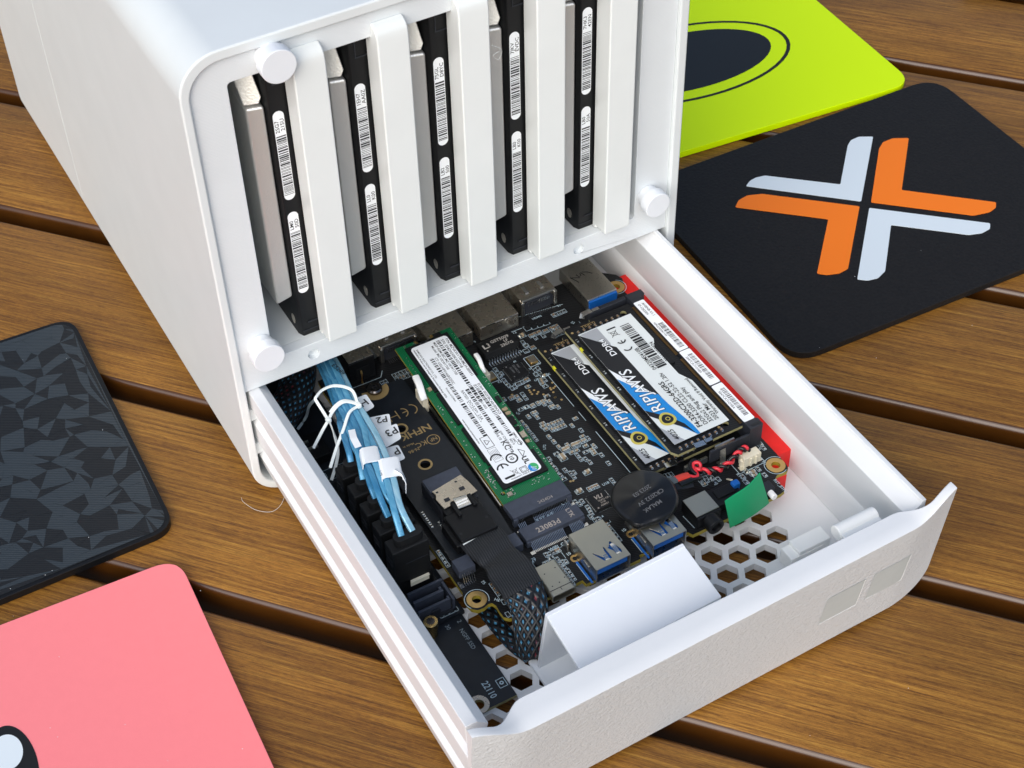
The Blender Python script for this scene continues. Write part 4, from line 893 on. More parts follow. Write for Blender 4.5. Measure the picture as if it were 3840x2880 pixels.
# ---------------------------------------------------------------- memory modules
def module(z, x0, y0, label, vis):
    t = thing('memory_module', label, 'memory stick', (x0+14, y0+35, z), 'memory sticks plugged into the mainboard')
    y1 = y0+70.6; x1 = x0+(27.2 if vis else 30)
    oc = [(x0+1.4, y0), (x0+8.6, y0), (x0+8.6, y0+1.0), (x0+9.4, y0+1.6), (x0+10.4, y0+1.0), (x0+10.4, y0), (x1, y0), (x1, y1), (x0+10.4, y1), (x0+10.2, y1-1.0), (x0+9.4, y1-1.4), (x0+8.6, y1-1.0), (x0+8.6, y1), (x0+.6, y1), (x0, y1-.6), (x0, y0+2.2)]
    hs = [[(x0+22.8+1.15*math.cos(2*PI*i/16), yy+1.15*math.sin(2*PI*i/16)) for i in range(16)] for yy in (y0+3.6, y1-3.4)]
    me = G().poly(oc, z-1.15, z, 'z', hs).mesh('circuit_board', 'pcb', BASE[t]); me.materials.append(M['pcb_edge2'])
    for f in me.polygons:
        if abs(f.normal.z) < .5: f.material_index = 1
    ob('circuit_board', None, 'pcb', t, mesh=me)
    for q in range(4):
        ya = y0+7.0+q*14.6
        ob('memory_chip', G().box(x0+1.9, x0+11.6, ya, ya+12.6, z+.02, z+1.0), 'chip', t, bevel=.12)
        ob('memory_chip', G().box(x0+13.0, x1-2.8, ya, ya+12.6, z+.02, z+1.0), 'chip', t, bevel=.12)
    L0, L1, K0, K1 = x0+2.3, x0+24.2, y0+3.6, y0+64.8
    zl_ = z+1.06; e = .02
    poly_l = [(L0, K0), (L1, K0), (L1, K0+22.0), (L1-2.2, K0+27), (L1-2.2, K0+42), (L1, K0+46), (L1, K1), (L0, K1)]
    ob('label', G().poly(poly_l, zl_-.05, zl_), 'label2', t)
    def pl(nm, pts, m, k_=1): ob(nm, G().poly([(L0+a, K0+b) for a, b in pts], zl_+e*k_, zl_+e*k_+.005), m, t)
    # artwork bands (a runs across, b runs up the stick away from the camera)
    pl('silver_corner', [(0, 0), (4.2, 0), (0, 9.0)], 'l_silver'); pl('silver_corner', [(.4, 60.8), (7.6, 60.9), (7.6, 52), (6.9, 49.6)], 'l_silver')
    pl('black_band', [(0, 60.8), (0, 41.2), (8.4, 20.0), (8.4, 49), (6.8, 51)], 'ink', 2)
    pl('white_band', [(0, 41.0), (0, 28.0), (8.2, 18.6), (8.4, 20.2)], 'l_white', 3)
    pl('blue_band', [(0, 35.5), (0, 18.2), (9.3, 0), (10.3, 0), (10.3, 4.5), (8.6, 16.5), (8.2, 22.0), (4.4, 26.6)], 'l_blue', 4)
    pl('black_swoosh', [(0, 18.0), (0, 15.0), (3.6, 9.5), (7.6, 4.2), (9.2, 0), (8.2, 6.2), (5.5, 11.5)], 'ink', 5)
    cx, cy = 4.4, 11.0
    ob('badge', G().poly([(L0+cx+2.9*math.cos(a*PI/12)*(1-.18*math.sin(a*PI/12)), K0+cy+3.1*math.sin(a*PI/12)) for a in range(24)], zl_+e*6, zl_+e*6+.005), 'l_gold', t)
    ob('badge_centre', G().poly([(L0+cx+2.0*math.cos(a*PI/12)*(1-.2*math.sin(a*PI/12)), K0+cy+2.1*math.sin(a*PI/12)) for a in range(24)], zl_+e*7, zl_+e*7+.005), 'ink', t)
    ob('badge_ring', G().ring((L0+cx+.2, K0+cy-.1), .6, .85, zl_+e*8, zl_+e*8+.005, n=20), 'l_gold', t)
    zz = zl_+e*9
    g = G(); g.text('RIPJAWS', L0+6.2, K0+14.7, zz, 6.0, 90, squash=1.02, bold=.2, shear=.15); g.text('DDR4', L0+6.6, K0+45.6, zz, 3.2, 90, squash=1.15, bold=.16); ob('logo_outline', g, 'ink', t)
    g = G(); g.text('RIPJAWS', L0+6.2, K0+14.7, zz+.02, 6.0, 90, squash=1.02, shear=.15, bold=.04); g.text('DDR4', L0+6.6, K0+45.6, zz+.02, 3.2, 90, squash=1.15, bold=.04); ob('logo', g, 'l_white', t)
    g = G()
    g.text('4025', L0+3.2, K0+1.1, zz, 2.6, 90, shear=.2, bold=.02)
    if vis:
        g.text('F4-3200C22D-64GRS', L0+12.8, K0+2.2, zz, 2.75, 90, squash=1.0, bold=.045)
        g.text('DDR4-3200 CL22-22-52 1.20v', L0+15.0, K0+2.2, zz, 2.25, 90); g.text('32Gx2 Plug and play', L0+17.2, K0+2.2, zz, 2.25, 90); g.text('2023 Mar', L0+19.4, K0+2.2, zz, 2.2, 90); g.text('Warranty Void If Removed', L0+20.9, K0+4.4, zz, 1.75, 90)
        g.text('04320MS410B', L0+14.6, K0+32.6, zz, 2.3, 90, squash=.93); barcode(g, K0+32.6, K0+57.2, L0+14.9, L0+18.6, zz, 'y', 88, unit=.3); g.text('23111253924', L0+20.6, K0+34.0, zz, 2.1, 90, squash=.95)
    # CE mark, crossed bin, bar, reading towards the camera
    def CE(gx, gy, r):
        g.arc((gx, gy), r*.74, r, 20+0, 160, zz, 14); g.arc((gx, gy+r*1.75), r*.74, r, 20, 160, zz, 14); g.box(gx-.14, gx+.14, gy+r*1.85, gy+r*2.6, zz, zz+.005)
    g.arc((L0+11.8, K0+47.6), 1.55, 2.05, -170+270-90-10, 190-0, zz, 14) if False else None
    for yy, mid in ((47.0, False), (51.2, True)):
        g.arc((L0+11.4, K0+yy), 1.35, 1.85, 200, 340+0, zz, 16)
        if mid: g.box(L0+11.2, L0+11.6, K0+yy-1.5, K0+yy-.2, zz, zz+.005)
    g.box(L0+9.8, L0+13.4, K0+57.6, K0+58.2, zz, zz+.005)
    line(L0+9.6, K0+53.6, L0+12.8, K0+56.6, .18, g, zz); line(L0+9.6, K0+56.6, L0+12.8, K0+53.6, .18, g, zz); frame(L0+10.2, L0+12.2, K0+54.2, K0+56.2, .14, g, zz)
    ob('print', g, 'ink', t)
    g = G(); g.text('G.SKILL', x0+11.6, y1-1.6, z+.03, 1.75, 180); ob('maker_print', g, 'gold_print', t)
    for q in range(8):
        put('Bn', x0+3.6+q*2.35, y0+1.9, z, t, False); put('Bn', x0+3.6+q*2.35, y1-4.2+.15, z, t, False)
    for q in range(7): put('Ry', x0+1.0, y0+8+q*9.2, z, t, False)
    for yy in (y0+3.4, y1-3.0): ob('fiducial', G().cyl((x0+(20.0 if yy < y0+9 else 1.6), yy), .5, z+.01, z+.05, n=16), 'gold_print', t)
    ob('yellow_mark', G().box(x0-.06, x0+.55, y1-12.6, y1-10.8, z-1.2, z+.06), 'yellow', t)
module(28.0, 119.2, -77.0, 'upper memory stick with full blue, black and white label', True)
module(23.2, 108.8, -75.8, 'lower memory stick partly hidden under the other one', False)

# ---------------------------------------------------------------- solid state drive, sprung up at its far end
t = thing('solid_state_drive', 'green solid state drive stick with a long white printed label', 'solid state drive', (62.6, -62.2, 21.6), rot=(math.radians(4.9), 0, 0))
no = [(11+2.75*math.cos(a), 77.2+0-2.75*math.sin(a)) for a in [PI*i/14 for i in range(15)]]
oc = [(0, -3.4), (22, -3.4), (22, 77.2)]+[(11+2.75*math.cos(PI*i/14), 77.2-2.75*math.sin(PI*i/14)) for i in range(15)]+[(0, 77.2)]
me = G().poly(oc, 0, .8, 'z', [[(2.2+.8*math.cos(2*PI*i/14), 4.0+.8*math.sin(2*PI*i/14)) for i in range(14)]]).mesh('circuit_board', 'pcb_green', (0, 0, 0)); me.materials.append(M['pcb_edge'])
for f in me.polygons:
    if abs(f.normal.z) < .5: f.material_index = 1
ob('circuit_board', None, 'pcb_green', t, mesh=me)
ob('notch_plating', G().arc((11, 77.2), 2.75, 3.75, 180, 360, .83, 24), 'gold', t)
for a, b, c_, d in ((2.8, 19.6, 52.5, 75.0), (2.8, 14.0, 36.0, 51.6), (3.4, 19.2, 16.0, 34.0), (2.9, 20.0, 4.9, 15.0)):
    ob('memory_chip', G().box(a, b, c_, d, .82, 1.85), 'chip', t, bevel=.12)
for a, b, c_, d in ((3.0, 5.5, 18, 34), (18.6, 21.0, 27.2, 31.0), (18.8, 20.6, 24.6, 26.0), (14.6, 17.4, 75.3, 76.6), (19.9, 21.2, 38, 41)):
    ob('small_chip', G().box(a, b, c_, d, .82, 1.5), 'chip', t, bevel=.08)
LB = ob('label', G().poly(rrect(4.2, 18.5, 6.2, 73.8, 1.3, 5), 1.88, 1.94), 'label', t)
g = G(); z = 1.97
g.text('P/N: MZVKW1T0HMLH-000H1', 17.2, 72.2, z, 1.5, -90); g.text('S/N: S34DNX0KA02718', 15.7, 72.6, z, 1.5, -90)
barcode(g, 41, 72.8, 13.9, 15.3, z, 'y', 3, unit=.24)
g.text('MSIP-REM-SEC-MZ-VKW1T00', 12.6, 72.6, z, 1.35, -90); g.text('Model: MZ-VKW1T00', 11.2, 71.4, z, 1.35, -90); barcode(g, 44, 66.2, 8.0, 9.4, z, 'y', 4, unit=.24); g.text('CT: UGLHP0166BG2GC', 9.7, 66.0, z, 1.35, -90)
g.text('SAMSUNG ELECTRONICS CO., LTD.', 5.8, 72.4, z, .95, -90); g.text('WARNING: Product can be damaged by Electrostatic Discharge (ESD).', 4.8, 72.6, z, .85, -90); g.text('Product of CHINA', 6.6, 52.0, z, .9, -90); g.text('www.samsung.com/semiconductor', 4.9, 37.0, z, .85, -90)
g.text('EUI64: 002538CA81B063CE', 17.2, 48.6, z, 1.35, -90); barcode(g, 23, 48.6, 15.6, 16.9, z, 'y', 9, unit=.24); g.text('HP P/N: 861961-003', 14.2, 48.2, z, 1.3, -90); barcode(g, 26, 48.4, 12.2, 13.6, z, 'y', 10, unit=.24)
g.text('RATED: DC+3.3V=  2.5A', 10.6, 48.4, z, 1.4, -90, bold=.01); barcode(g, 27, 43.5, 7.8, 9.3, z, 'y', 12, unit=.24); barcode(g, 33, 43.5, 10.1, 10.3, z, 'y', 13, unit=.24)
g.text('SM961 NVMe', 17.0, 24.0, z, 1.1, -90); g.text('1842', 15.8, 22.0, z, 1.1, -90); g.text('REV 0', 14.8, 22.0, z, 1.1, -90); g.text('F/W CXA74H0Q', 13.4, 26.6, z, 1.15, -90); g.text('2018.10', 11.8, 27.4, z, 1.35, -90); g.text('1TB', 12.6, 19.0, z, 1.5, -90, bold=.03)
frame(6.2, 9.2, 22.0, 27.0, .2, g, z); line(7.0, 23.4, 8.6, 24.5, .2, g, z); line(8.6, 24.5, 7.0, 25.6, .2, g, z); line(7.0, 25.6, 7.0, 23.4, .2, g, z); frame(6.0, 9.0, 15.6, 21.4, .1, g, z)
for q in range(5): line(6.5+q*.5, 16.4, 6.5+q*.5, 20.6, .1, g, z)
for q, yy in enumerate((17.2, 12.9)):     # CE
    g.arc((7.0, 16.6-q*4.6), 1.75, 2.3, 10, 170, z, 16)
g.box(6.75, 7.25, 12.2, 13.9, z, z+.005); g.box(5.4, 9.0, 7.7, 8.5, z, z+.005)
None; g.box(5.0, 8.4, 7.4, 8.1, z, z+.005) if False else None
g.ring((11.6, 14.6), 1.6, 2.15, z, z+.005, n=26); g.text('10', 10.9, 15.8, z, 2.0, -90, bold=.04)
g.text('KC', 11.6, 22.4, z+.01, 3.0, -90, bold=.04) ; g.text('UL', 14.4, 13.4, z, 2.6, -90, bold=.1); g.text('US', 15.6, 9.3, z, 1.1, -90)
for a, b, c_, d in ((15.2, 17.0, 16.8, 15.2), (16.8, 15.2, 15.2, 13.4), (15.2, 13.4, 15.2, 17.0)): line(a, b, c_, d, .2, g, z)
g.ring((17.2, 19.0), .7, .85, z, z+.005, n=18); frame(11.6, 14.0, 7.6, 9.8, .2, g, z); frame(12.0, 13.6, 8.0, 9.4, .12, g, z); line(8.4, 7.6, 11.0, 10.4, .14, g, z); line(8.4, 10.4, 11.0, 7.6, .14, g, z); frame(9.0, 10.4, 8.2, 9.9, .12, g, z)
g.text('WARRANTY VOID IF REMOVED', 7.0, 6.7, z, .75, 0)
ob('print', g, 'ink', LB)
c = ob('round_emblem', G().poly(ellipse(16.0, 8.0, 1.75, 1.75, 0, 28), z, z+.02), 'l_blue', LB)
ob('round_emblem', G().poly([(16.0+1.75*math.cos(a), 8.0+1.75*math.sin(a)) for a in [-PI/2+.4+PI*i/14 for i in range(15)]], z+.03, z+.035), 'l_green', LB); g = G(); g.text('Planet', 15.1, 8.0, z+.045, .8, -20); g.text('First', 15.2, 7.1, z+.045, .8, -20); ob('emblem_print', g, 'l_white', LB)
g = G(); rq = random.Random(3)
def bits(g, x0, x1, y0, y1, n_, s_=.25):
    for q in range(n_): a, b = rq.uniform(x0, x1), rq.uniform(y0, y1); g.box(a-s_, a+s_, b-s_*.7, b+s_*.7, .82, 1.1)
bits(g, .5, 1.8, 8, 72, 40, .2); bits(g, 20.6, 21.6, 8, 74, 50, .19); bits(g, 2, 6, 1.5, 4.6, 16, .18); bits(g, 12, 20, 1.8, 4.4, 16, .18); bits(g, 1, 2.6, 6, 16, 26, .18); bits(g, 3, 8, 75.4, 76.8, 9, .16)
ob('solder_points', g, 'solder', t, kind='stuff')
for a, b, c_, d, m_ in ((19.4, 21.2, 32, 33.2, 'tan'), (19.3, 21.2, 34, 35.2, 'tan'), (18.8, 21.2, 20.6, 23.4, 'nickel'), (19.4, 20.8, 18.4, 19.6, 'tan'), (3.0, 4.8, 1.6, 3.2, 'nickel'), (1.4, 2.6, 54, 55.4, 'tan')):
    ob('component', G().box(a, b, c_, d, .82, 1.55), m_, t, bevel=.1)

# ---------------------------------------------------------------- side adapter card with its plug and screw
AZ = 22.0
t = thing('adapter_card', 'black adapter card with gold CE lettering left of the green drive', 'adapter card', (48, -30, AZ))
pts_h = [(49.6, -14.6, 1.75), (49.2, -33.3, 1.75), (57.7, -75.0, .5)]
oc = [(37.6, -73.0), (38.8, -74.6), (40.4, -74.4), (40.8, -76.4), (59.4, -76.4), (60.4, -64), (61.2, -34), (61.2, 5.6), (60.6, 7.0), (53.5, 7.6)]+[(50.2+3.1*math.cos(a), 8.6-3.1*math.sin(a)) for a in [PI*i/10 for i in range(1, 10)]]+[(46.8, 8.6), (38.6, 8.8), (37.6, 7)]
me = G().poly(oc, AZ-1.0, AZ, 'z', [[(cx+r*math.cos(2*PI*i/20), cy+r*math.sin(2*PI*i/20)) for i in range(20)] for cx, cy, r in pts_h]).mesh('circuit_board', 'pcb_dark', BASE[t]); me.materials.append(M['slate_dark'])
for f in me.polygons:
    if abs(f.normal.z) < .5: f.material_index = 1
ob('circuit_board', None, 'pcb_dark', t, mesh=me)
for cx, cy, r in pts_h: ob('plated_hole', G().ring((cx, cy), r, r+.75 if r > 1 else r+.3, AZ+.01, AZ+.06, n=30), 'gold_print', t)
ob('screw_pad', G().arc((50.2, 6.6), 2.6, 4.9, 170, 372, AZ+.02, 24), 'gold_print', t)
g = G(); z = AZ+.03
g.arc((57.2, -8.6), 1.75, 2.1, 100, 260+0, z, 18); g.v = g.v
def arcT(cx, cy, r, a0, a1, w_=.36): g.arc((cx, cy), r-w_, r, a0, a1, z, 18)
g = G(); arcT(56.4, -8.2, 2.6, -75, 75); arcT(53.2, -8.2, 2.3, -75, 75); line(53.4, -8.2, 55.3, -8.2, .36, g, z); line(51.6, -6.0, 51.6, -10.2, .36, g, z); line(51.6, -8.2, 48.4, -8.2, .36, g, z); line(48.5, -10.2, 48.5, -6.4, .36, g, z); g.ring((46.0, -8.2), 2.2, 2.55, z, z+.005, n=30)
g.text('NFHK', 59.0, -17.2, z, 4.2, 180, squash=1.05, bold=.07, T=None); g.ring((56.8, -24.6), 2.0, 2.3, z, z+.005, n=30); g.text('NF', 58.3, -23.8, z, 2.1, 180, bold=.02)
g.text('KC', 54.4, -23.4, z, 3.0, 180); g.text('Made in', 50.4, -22.4, z, 1.3, 180); g.text('N-86', 50.8, -25.2, z, 1.9, 180)
ob('gold_lettering', g, 'gold_print', t)
g = G()
for (xa, ya, xb, yb) in ((61, -14.9, 38, -11.8), (61.2, -34, 38, -31.0)):
    n_ = 44
    for q in range(n_):
        x, y = xa+(xb-xa)*q/n_, ya+(yb-ya)*q/n_; g.cyl((x, y), .13, z-.02, z, n=6)
ob('dotted_scores', g, 'slate_dark', t, kind='stuff')
c = ob('cable_receptacle', G().box(42.3, 55.6, -58.8, -44.0, AZ+.02, 27.4), 'slate_dark', t, bevel=.25); ob('top_cap', G().box(42.6, 55.3, -50.2, -44.2, 27.42, 28.2), 'slate', c, bevel=.2)
g = G()
for q in range(4): put('Ry', 38.6, -52.0-q*2.0, AZ, t, False)
g = G()
for q in range(3): g.cyl((41.2, -58.3-q*1.5), .45, AZ+.02, AZ+.7, n=10)
ob('solder_joint', g, 'solder', t, kind='stuff')
t2_ = thing('machine_screw', 'dark cross-head screw holding the adapter card at its far end', 'screw', (49.9, 6.3, AZ))
g = G(); g.cyl((49.9, 6.3), 2.75, AZ+.9, AZ+1.5, n=36); g.cyl((49.9, 6.3), 2.75, AZ+1.5, AZ+1.95, r2=2.3, n=36); cr = G()
ob('head', g, 'screw', t2_, smooth=True)
for a in range(4): cr.box(.15, 1.25, -.22, .22, AZ+1.9, AZ+2.0, Matrix.Translation((49.9, 6.3, 0)) @ Matrix.Rotation(PI/2*a+.2, 4, 'Z'))
ob('cross_recess', cr, 'ink', t2_, kind='stuff'); g = G(); g.cyl((49.9, 6.3), 1.6, AZ-2.8, AZ+.9, n=24); ob('spacer', g, 'brass', t2_, smooth=True)
# plug, flat tape and braided cable: one thing
t = thing('data_cable', 'black flat taped data cable with metal latch plug ending in a blue-flecked braid', 'cable', (48, -66, 22.5))
ob('plug_body', G().box(41.4, 54.6, -73.6, -61.6, 22.1, 28.6).box(42.5, 54.8, -61.8, -52.0, 23.5, 28.0), 'black', t, bevel=.5)
ob('plug_step', G().box(39.9, 43.0, -73.2, -62.2, 22.4, 26.5), 'black', t, bevel=.5)
ob('latch_plate', G().poly([(43.6, -52.2), (43.2, -50.4), (54.6, -48.6), (55.4, -52.2), (56.0, -57.4), (51.8, -58.0), (51.6, -57.2), (46.2, -57.2), (46.0, -58.6), (43.2, -58.8), (42.7, -54)], 28.25, 28.6), 'nickel', t, bevel=.08)
g = G(); g.box(44.8, 46.6, -56.6, -55.2, 28.55, 28.75); g.box(51.2, 53.0, -54.8, -53.4, 28.55, 28.75); g.box(44.0, 44.8, -51.8, -51.2, 28.6, 28.66); g.box(51.4, 52.2, -50.8, -50.2, 28.6, 28.66); ob('latch_windows', g, 'slate_dark', t, kind='stuff')
c = ob('release_tab', G().sweep([(49.6, -56.9, 28.7), (49.4, -58.4, 29.3), (49.2, -61.6, 28.9)], [(-2.3, -.2), (2.3, -.2), (2.3, .2), (-2.3, .2)]), 'bright', t, bevel=.1)
g = G(); g.box(47.3, 51.2, -59.4, -59.0, 29.35, 29.6); g.box(47.2, 51.1, -60.4, -60.0, 29.2, 29.45); ob('tab_ribs', g, 'milk', c, kind='stuff')
g = G(); g.box(45.4, 46.7, -64.6, -58.4, 28.6, 29.7); ob('guard_rib', g, 'black', t, bevel=.3); g = G(); g.box(51.8, 53.1, -63.0, -57.8, 28.6, 29.7); ob('guard_rib', g, 'black', t, bevel=.3)
g = G()
for x, y in ((42.8, -70.6), (53.2, -68.6)): g.cyl((x, y), .5, 28.6, 28.66, n=16)
ob('moulding_dots', g, 'ink', t, kind='stuff')
ob('tape_edge', G().sweep([(41.8, -73.9, 27.0), (54.8, -72.4, 27.2)], [(-.25, -.35), (.25, -.35), (.25, .35), (-.25, .35)]), 'tie', t)
pth = smooth_path([(48.2, -71.5, 26.0), (48.6, -77, 26.6), (49.4, -82, 25.6), (49.8, -86, 25.9), (50.0, -91, 25.6), (50.2, -97.2, 24.4)], 8)
wds = [6.6+0.5*math.sin(i*.25) for i in range(len(pth))]
prof = [[(-w_, -.6), (w_, -.6), (w_+.3, 0), (w_, .75+.25*math.sin(i*.6)), (w_*.4, 1.0+.3*math.sin(i*.5+1)), (-w_*.3, 1.0+.25*math.sin(i*.7)), (-w_, .8), (-w_-.3, 0)] for i, w_ in enumerate(wds)]
ob('flat_tape', G().sweep(pth, prof), 'tape', t, smooth=True)
def braid(name, path, rx, rz, parent, n_=24):
    pth = smooth_path(path, 6); g = G(); pr = []
    for i in range(len(pth)):
        f = i/(len(pth)-1); a, b = rx[0]+(rx[1]-rx[0])*f, rz[0]+(rz[1]-rz[0])*f
        pr.append(circ(1, n_, a, b))
    g.sweep(pth, pr)
    me = g.mesh(name, 'braid', BASE[parent]); uvl = me.uv_layers.new(name='UVMap')
    per = 2*PI*((rx[0]+rz[0])/2)
    K_ = 2*PI*round(per*2.8/(2*PI))/2.8/n_
    for p in me.polygons:
        js = [g.uv[v][0] for v in p.vertices]; wrap = max(js)-min(js) > n_/2
        for li, v in zip(p.loop_indices, p.vertices):
            j, L_ = g.uv[v]; j = j+n_ if wrap and j < n_/2 else j
            uvl.data[li].uv = (j*K_, L_)
    return ob(name, None, 'braid', parent, mesh=me, smooth=True)
braid('braided_sleeve', [(50.2, -96.4, 24.0), (49.6, -101.5, 21.5), (47.0, -106.6, 16.8), (45.0, -110.2, 12.2), (44.2, -111.6, 10.4)], (7.0, 3.2), (1.6, 1.3), t)
braid('braided_tail', [(44.4, -111.2, 10.6), (42.5, -104, 10.3), (41.5, -92, 10.2), (40.5, -60, 10.2), (38, -20, 10.2)], (2.6, 3.0), (1.5, 1.6), t)
# ---------------------------------------------------------------- controller card with its row of sockets (left side of the tray)
t = thing('extension_card', 'long black card marked 22110 at the front left of the tray floor', 'circuit card', (23, -90, 9))
me = G().poly([(12.4, -120.3), (34.3, -120.3), (34.3, 60), (12.4, 60)], 8.3, 9.5, 'z', [[(22.6+1.75*math.cos(2*PI*i/24), -117.6+1.75*math.sin(2*PI*i/24)) for i in range(24)]]).mesh('circuit_board', 'pcb_dark', BASE[t]); me.materials.append(M['pcb_edge2'])
for f in me.polygons:
    if abs(f.normal.z) < .5: f.material_index = 1
ob('circuit_board', None, 'pcb_dark', t, mesh=me)
ob('silver_hole_ring', G().ring((22.6, -117.6), 1.75, 3.3, 9.52, 9.62, n=36), 'nickel', t)
g = G(); z = 9.55; g.text('22110', 26.9, -111.2, z, 3.1, -90, squash=.85, bold=.03); frame(31.1, 33.7, -115.8, -112.6, .22, g, z); g.ring((32.4, -114.2), .3, .7, z, z+.01, n=16)
ob('white_print', g, 'silk', t, kind='stuff')
g = G(); g.text('NGFF SSD', 30.6, -90.2, z, 2.0, -90, bold=.01); g.text('30', 27.4, -86.6, z, 2.0, -90); g.text('2', 31.6, -86.9, z, 2.0, -90); ob('dim_print', g, 'silk_dim', t, kind='stuff')
t = thing('controller_card', 'small dark controller card carrying the row of black data plugs', 'circuit card', (22, -55, 10))
ob('circuit_board', G().box(9.6, 35.2, -85.5, 40, 9.6, 10.9), 'pcb_dark', t)
g = G(); z = 10.94; g.text('CN6', 30.0, -81.0, z, 1.5, 180); g.poly(rrect(27.2, 33.9, -84.5, -82.6, .6, 3), z, z+.005, 'z', [rrect(27.35, 33.75, -84.35, -82.75, .5, 3)])
for q in range(3): g.ring((28.6+q*2.0, -83.55), .4, .6, z+.01, z+.02, n=14)
frame(18, 33, -81.2, -70.5, .14, g, z)
for yy in (-30, -22, -14): frame(20, 33, yy, yy+5, .14, g, z); g.text('U%d' % (40+yy), 22, yy+1.2, z, 1.6, 90)
ob('white_print', g, 'silk', t, kind='stuff')
ob('dark_chip', G().box(21.5, 31, -26, -16.5, 10.95, 12), 'chip', t, bevel=.15)
for q in range(6): put('Bn' if q % 2 else 'Ry', 33.4, -80.6+q*1.9, 10.9, t, False)
SY = [-74.4+8.85*q for q in range(5)]
def socket(y, nm):
    # L-shaped walls of an upright data socket
    c = bpy.data.objects.new(nm, None); col.objects.link(c); c.parent = t; BASE[c] = BASE[t]; c.empty_display_size = .005
    return c
c = socket(-80, 'data_socket')
ob('rear_wall', G().box(20.6, 33.0, -75.8, -74.9, 10.95, 17.6).box(32.1, 33.0, -84.0, -75.8, 10.95, 17.0), 'slate', c, bevel=.15)
ob('blade', G().box(20.8, 31.2, -79.7, -78.6, 10.95, 17.4).box(30.2, 31.2, -78.6, -77.5, 10.95, 17.4), 'slate', c, bevel=.15)
ob('front_wall', G().box(20.6, 31.8, -83.2, -82.3, 10.95, 16.8).box(31.0, 31.8, -82.3, -81.5, 10.95, 16.8), 'slate', c, bevel=.15)
ob('front_lug', G().box(24.8, 27.8, -83.9, -83.2, 10.95, 15.2), 'slate_dark', c, bevel=.15); ob('base', G().box(20.6, 33.0, -84, -75, 10.92, 12.2), 'slate_dark', c)
for q in range(5):
    ob('data_socket', G().box(17.0, 32.0, SY[q]-1.0, SY[q]+6.4, 10.95, 15.5), 'black', t, bevel=.2)
ob('standoff', G().cyl((22.5, -87.3), 2.35, 13.2, 16.2, n=40), 'brass', t, bevel=.25)
c = ob('standoff_post', G().cyl((22.5, -87.3), 2.0, 9.6, 13.2, n=30), 'brass', t, smooth=True); ob('standoff_bore', G().cyl((22.5, -87.3), 1.35, 16.0, 16.26, n=24), 'screw', c)
# ---------------------------------------------------------------- five blue data cables with their plugs and tags
NAMES = ['nearest', 'second nearest', 'middle', 'second farthest', 'farthest']
TIE = (31.8, -13.0, 39.5)
ends = []
mids = [[(24.6, -65, 45.5), (27.6, -54.5, 46.6), (30.2, -43.8, 46.0), (32.6, -30, 43.6)],
        [(23.6, -57, 44.6), (25.4, -47, 46.2), (27.4, -36.5, 45.0), (30.6, -26, 43)],
        [(23.8, -49.5, 43.4), (25.4, -43, 44.4), (27.6, -35, 43.6), (29.3, -26, 42.4)],
        [(24.6, -41.0, 42.6), (26.4, -35, 43.4), (27.8, -29, 42.6), (28.9, -22, 41.6)],
        [(24.2, -33.2, 42.4), (25.2, -29, 42.6), (26.4, -24.0, 42.0), (27.6, -19, 41.2)]]
rowpos = [(2.7, 1.2), (.7, 2.2), (-1.4, 1.6), (1.2, -.9), (-2.4, -1.0)]
sl_ = rrect(-1.02, 1.02, -.75, .75, .45, 3)
for q in range(5):
    y0 = SY[q]; nm = NAMES[q]
    t = thing('data_cable', 'pale blue data cable on the %s black plug of the row' % nm, 'cable', (24, y0+3, 38), 'blue data cables plugged in a row')
    b = G().box(17.6, 30.1, y0, y0+6.2, 22.5, 38.0); ob('plug', b, 'black_soft', t, bevel=.55, seg=3)
    ob('plug_skirt', G().box(18.6, 31.0, y0+.8, y0+5.9, 15.4, 22.6), 'black', t, bevel=.3)
    g = G(); g.box(21.6, 29.2, y0-.12, y0+.02, 31.0, 31.25); g.box(17.4, 17.65, y0+.8, y0+5, 33, 33.3); g.box(17.4, 17.65, y0+.8, y0+5, 31, 31.3); ob('plug_seams', g, 'slate_dark', t, kind='stuff')
    ob('stem', G().poly([(24.5+(2.6 if math.cos(a) > 0 else -2.6)+2.2*math.cos(a), y0+3.2+2.2*math.sin(a)) for a in [-PI/2+.001+2*PI*i/28 for i in range(28)]], 38.02, 41.0), 'black_soft', t, bevel=.35)
    if q == 0: ob('metal_latch', G().box(22.4, 28.9, y0-.4, y0-.1, 19.6, 22.6).box(22.4, 28.9, y0-1.1, y0-.1, 22.2, 22.5), 'ivory', t, bevel=.15)
    rp = rowpos[q]
    for k_, ox in enumerate((-1.9, 1.9)):
        st = (24.3+ox, y0+3.3, 40.7)
        m_ = mids[q]; w2 = .8
        far = [(TIE[0]+rp[0]+ox*.42, TIE[1]+rp[0]*.2, TIE[2]+rp[1]+(.6 if k_ else 0)), (34.2+rp[0]*.85+ox*.35, 0, 38.4+rp[1]*.8+(.5 if k_ else 0)), (36.6+rp[0]*.8+ox*.3, 14, 36.0+rp[1]*.7), (39.0+rp[0]*.8, 34, 29), (42+rp[0], 60, 22)]
        pth = [st]+[(a+ox*w2*.8, b_+ox*.25, c_) for a, b_, c_ in m_]+far
        ob('cable_strand', G().sweep(smooth_path(pth, 7), sl_), 'cable%d' % ((q*2+k_*1+(q == 2)) % 3), t, smooth=True)
    if q == 0:
        g = G(); g.text('E5289', 35.6, 7.2, 40.9, 2.3, -78, squash=1.1); ob('jacket_print', g, 'ink', t)
    if q == 1:
        g = G(); g.text('TH', 26.4, -49.2, 47.6, 1.9, -112); g.text('1', 24.4, -57.4, 45.9, 2.2, -105); ob('jacket_print', g, 'ink', t)
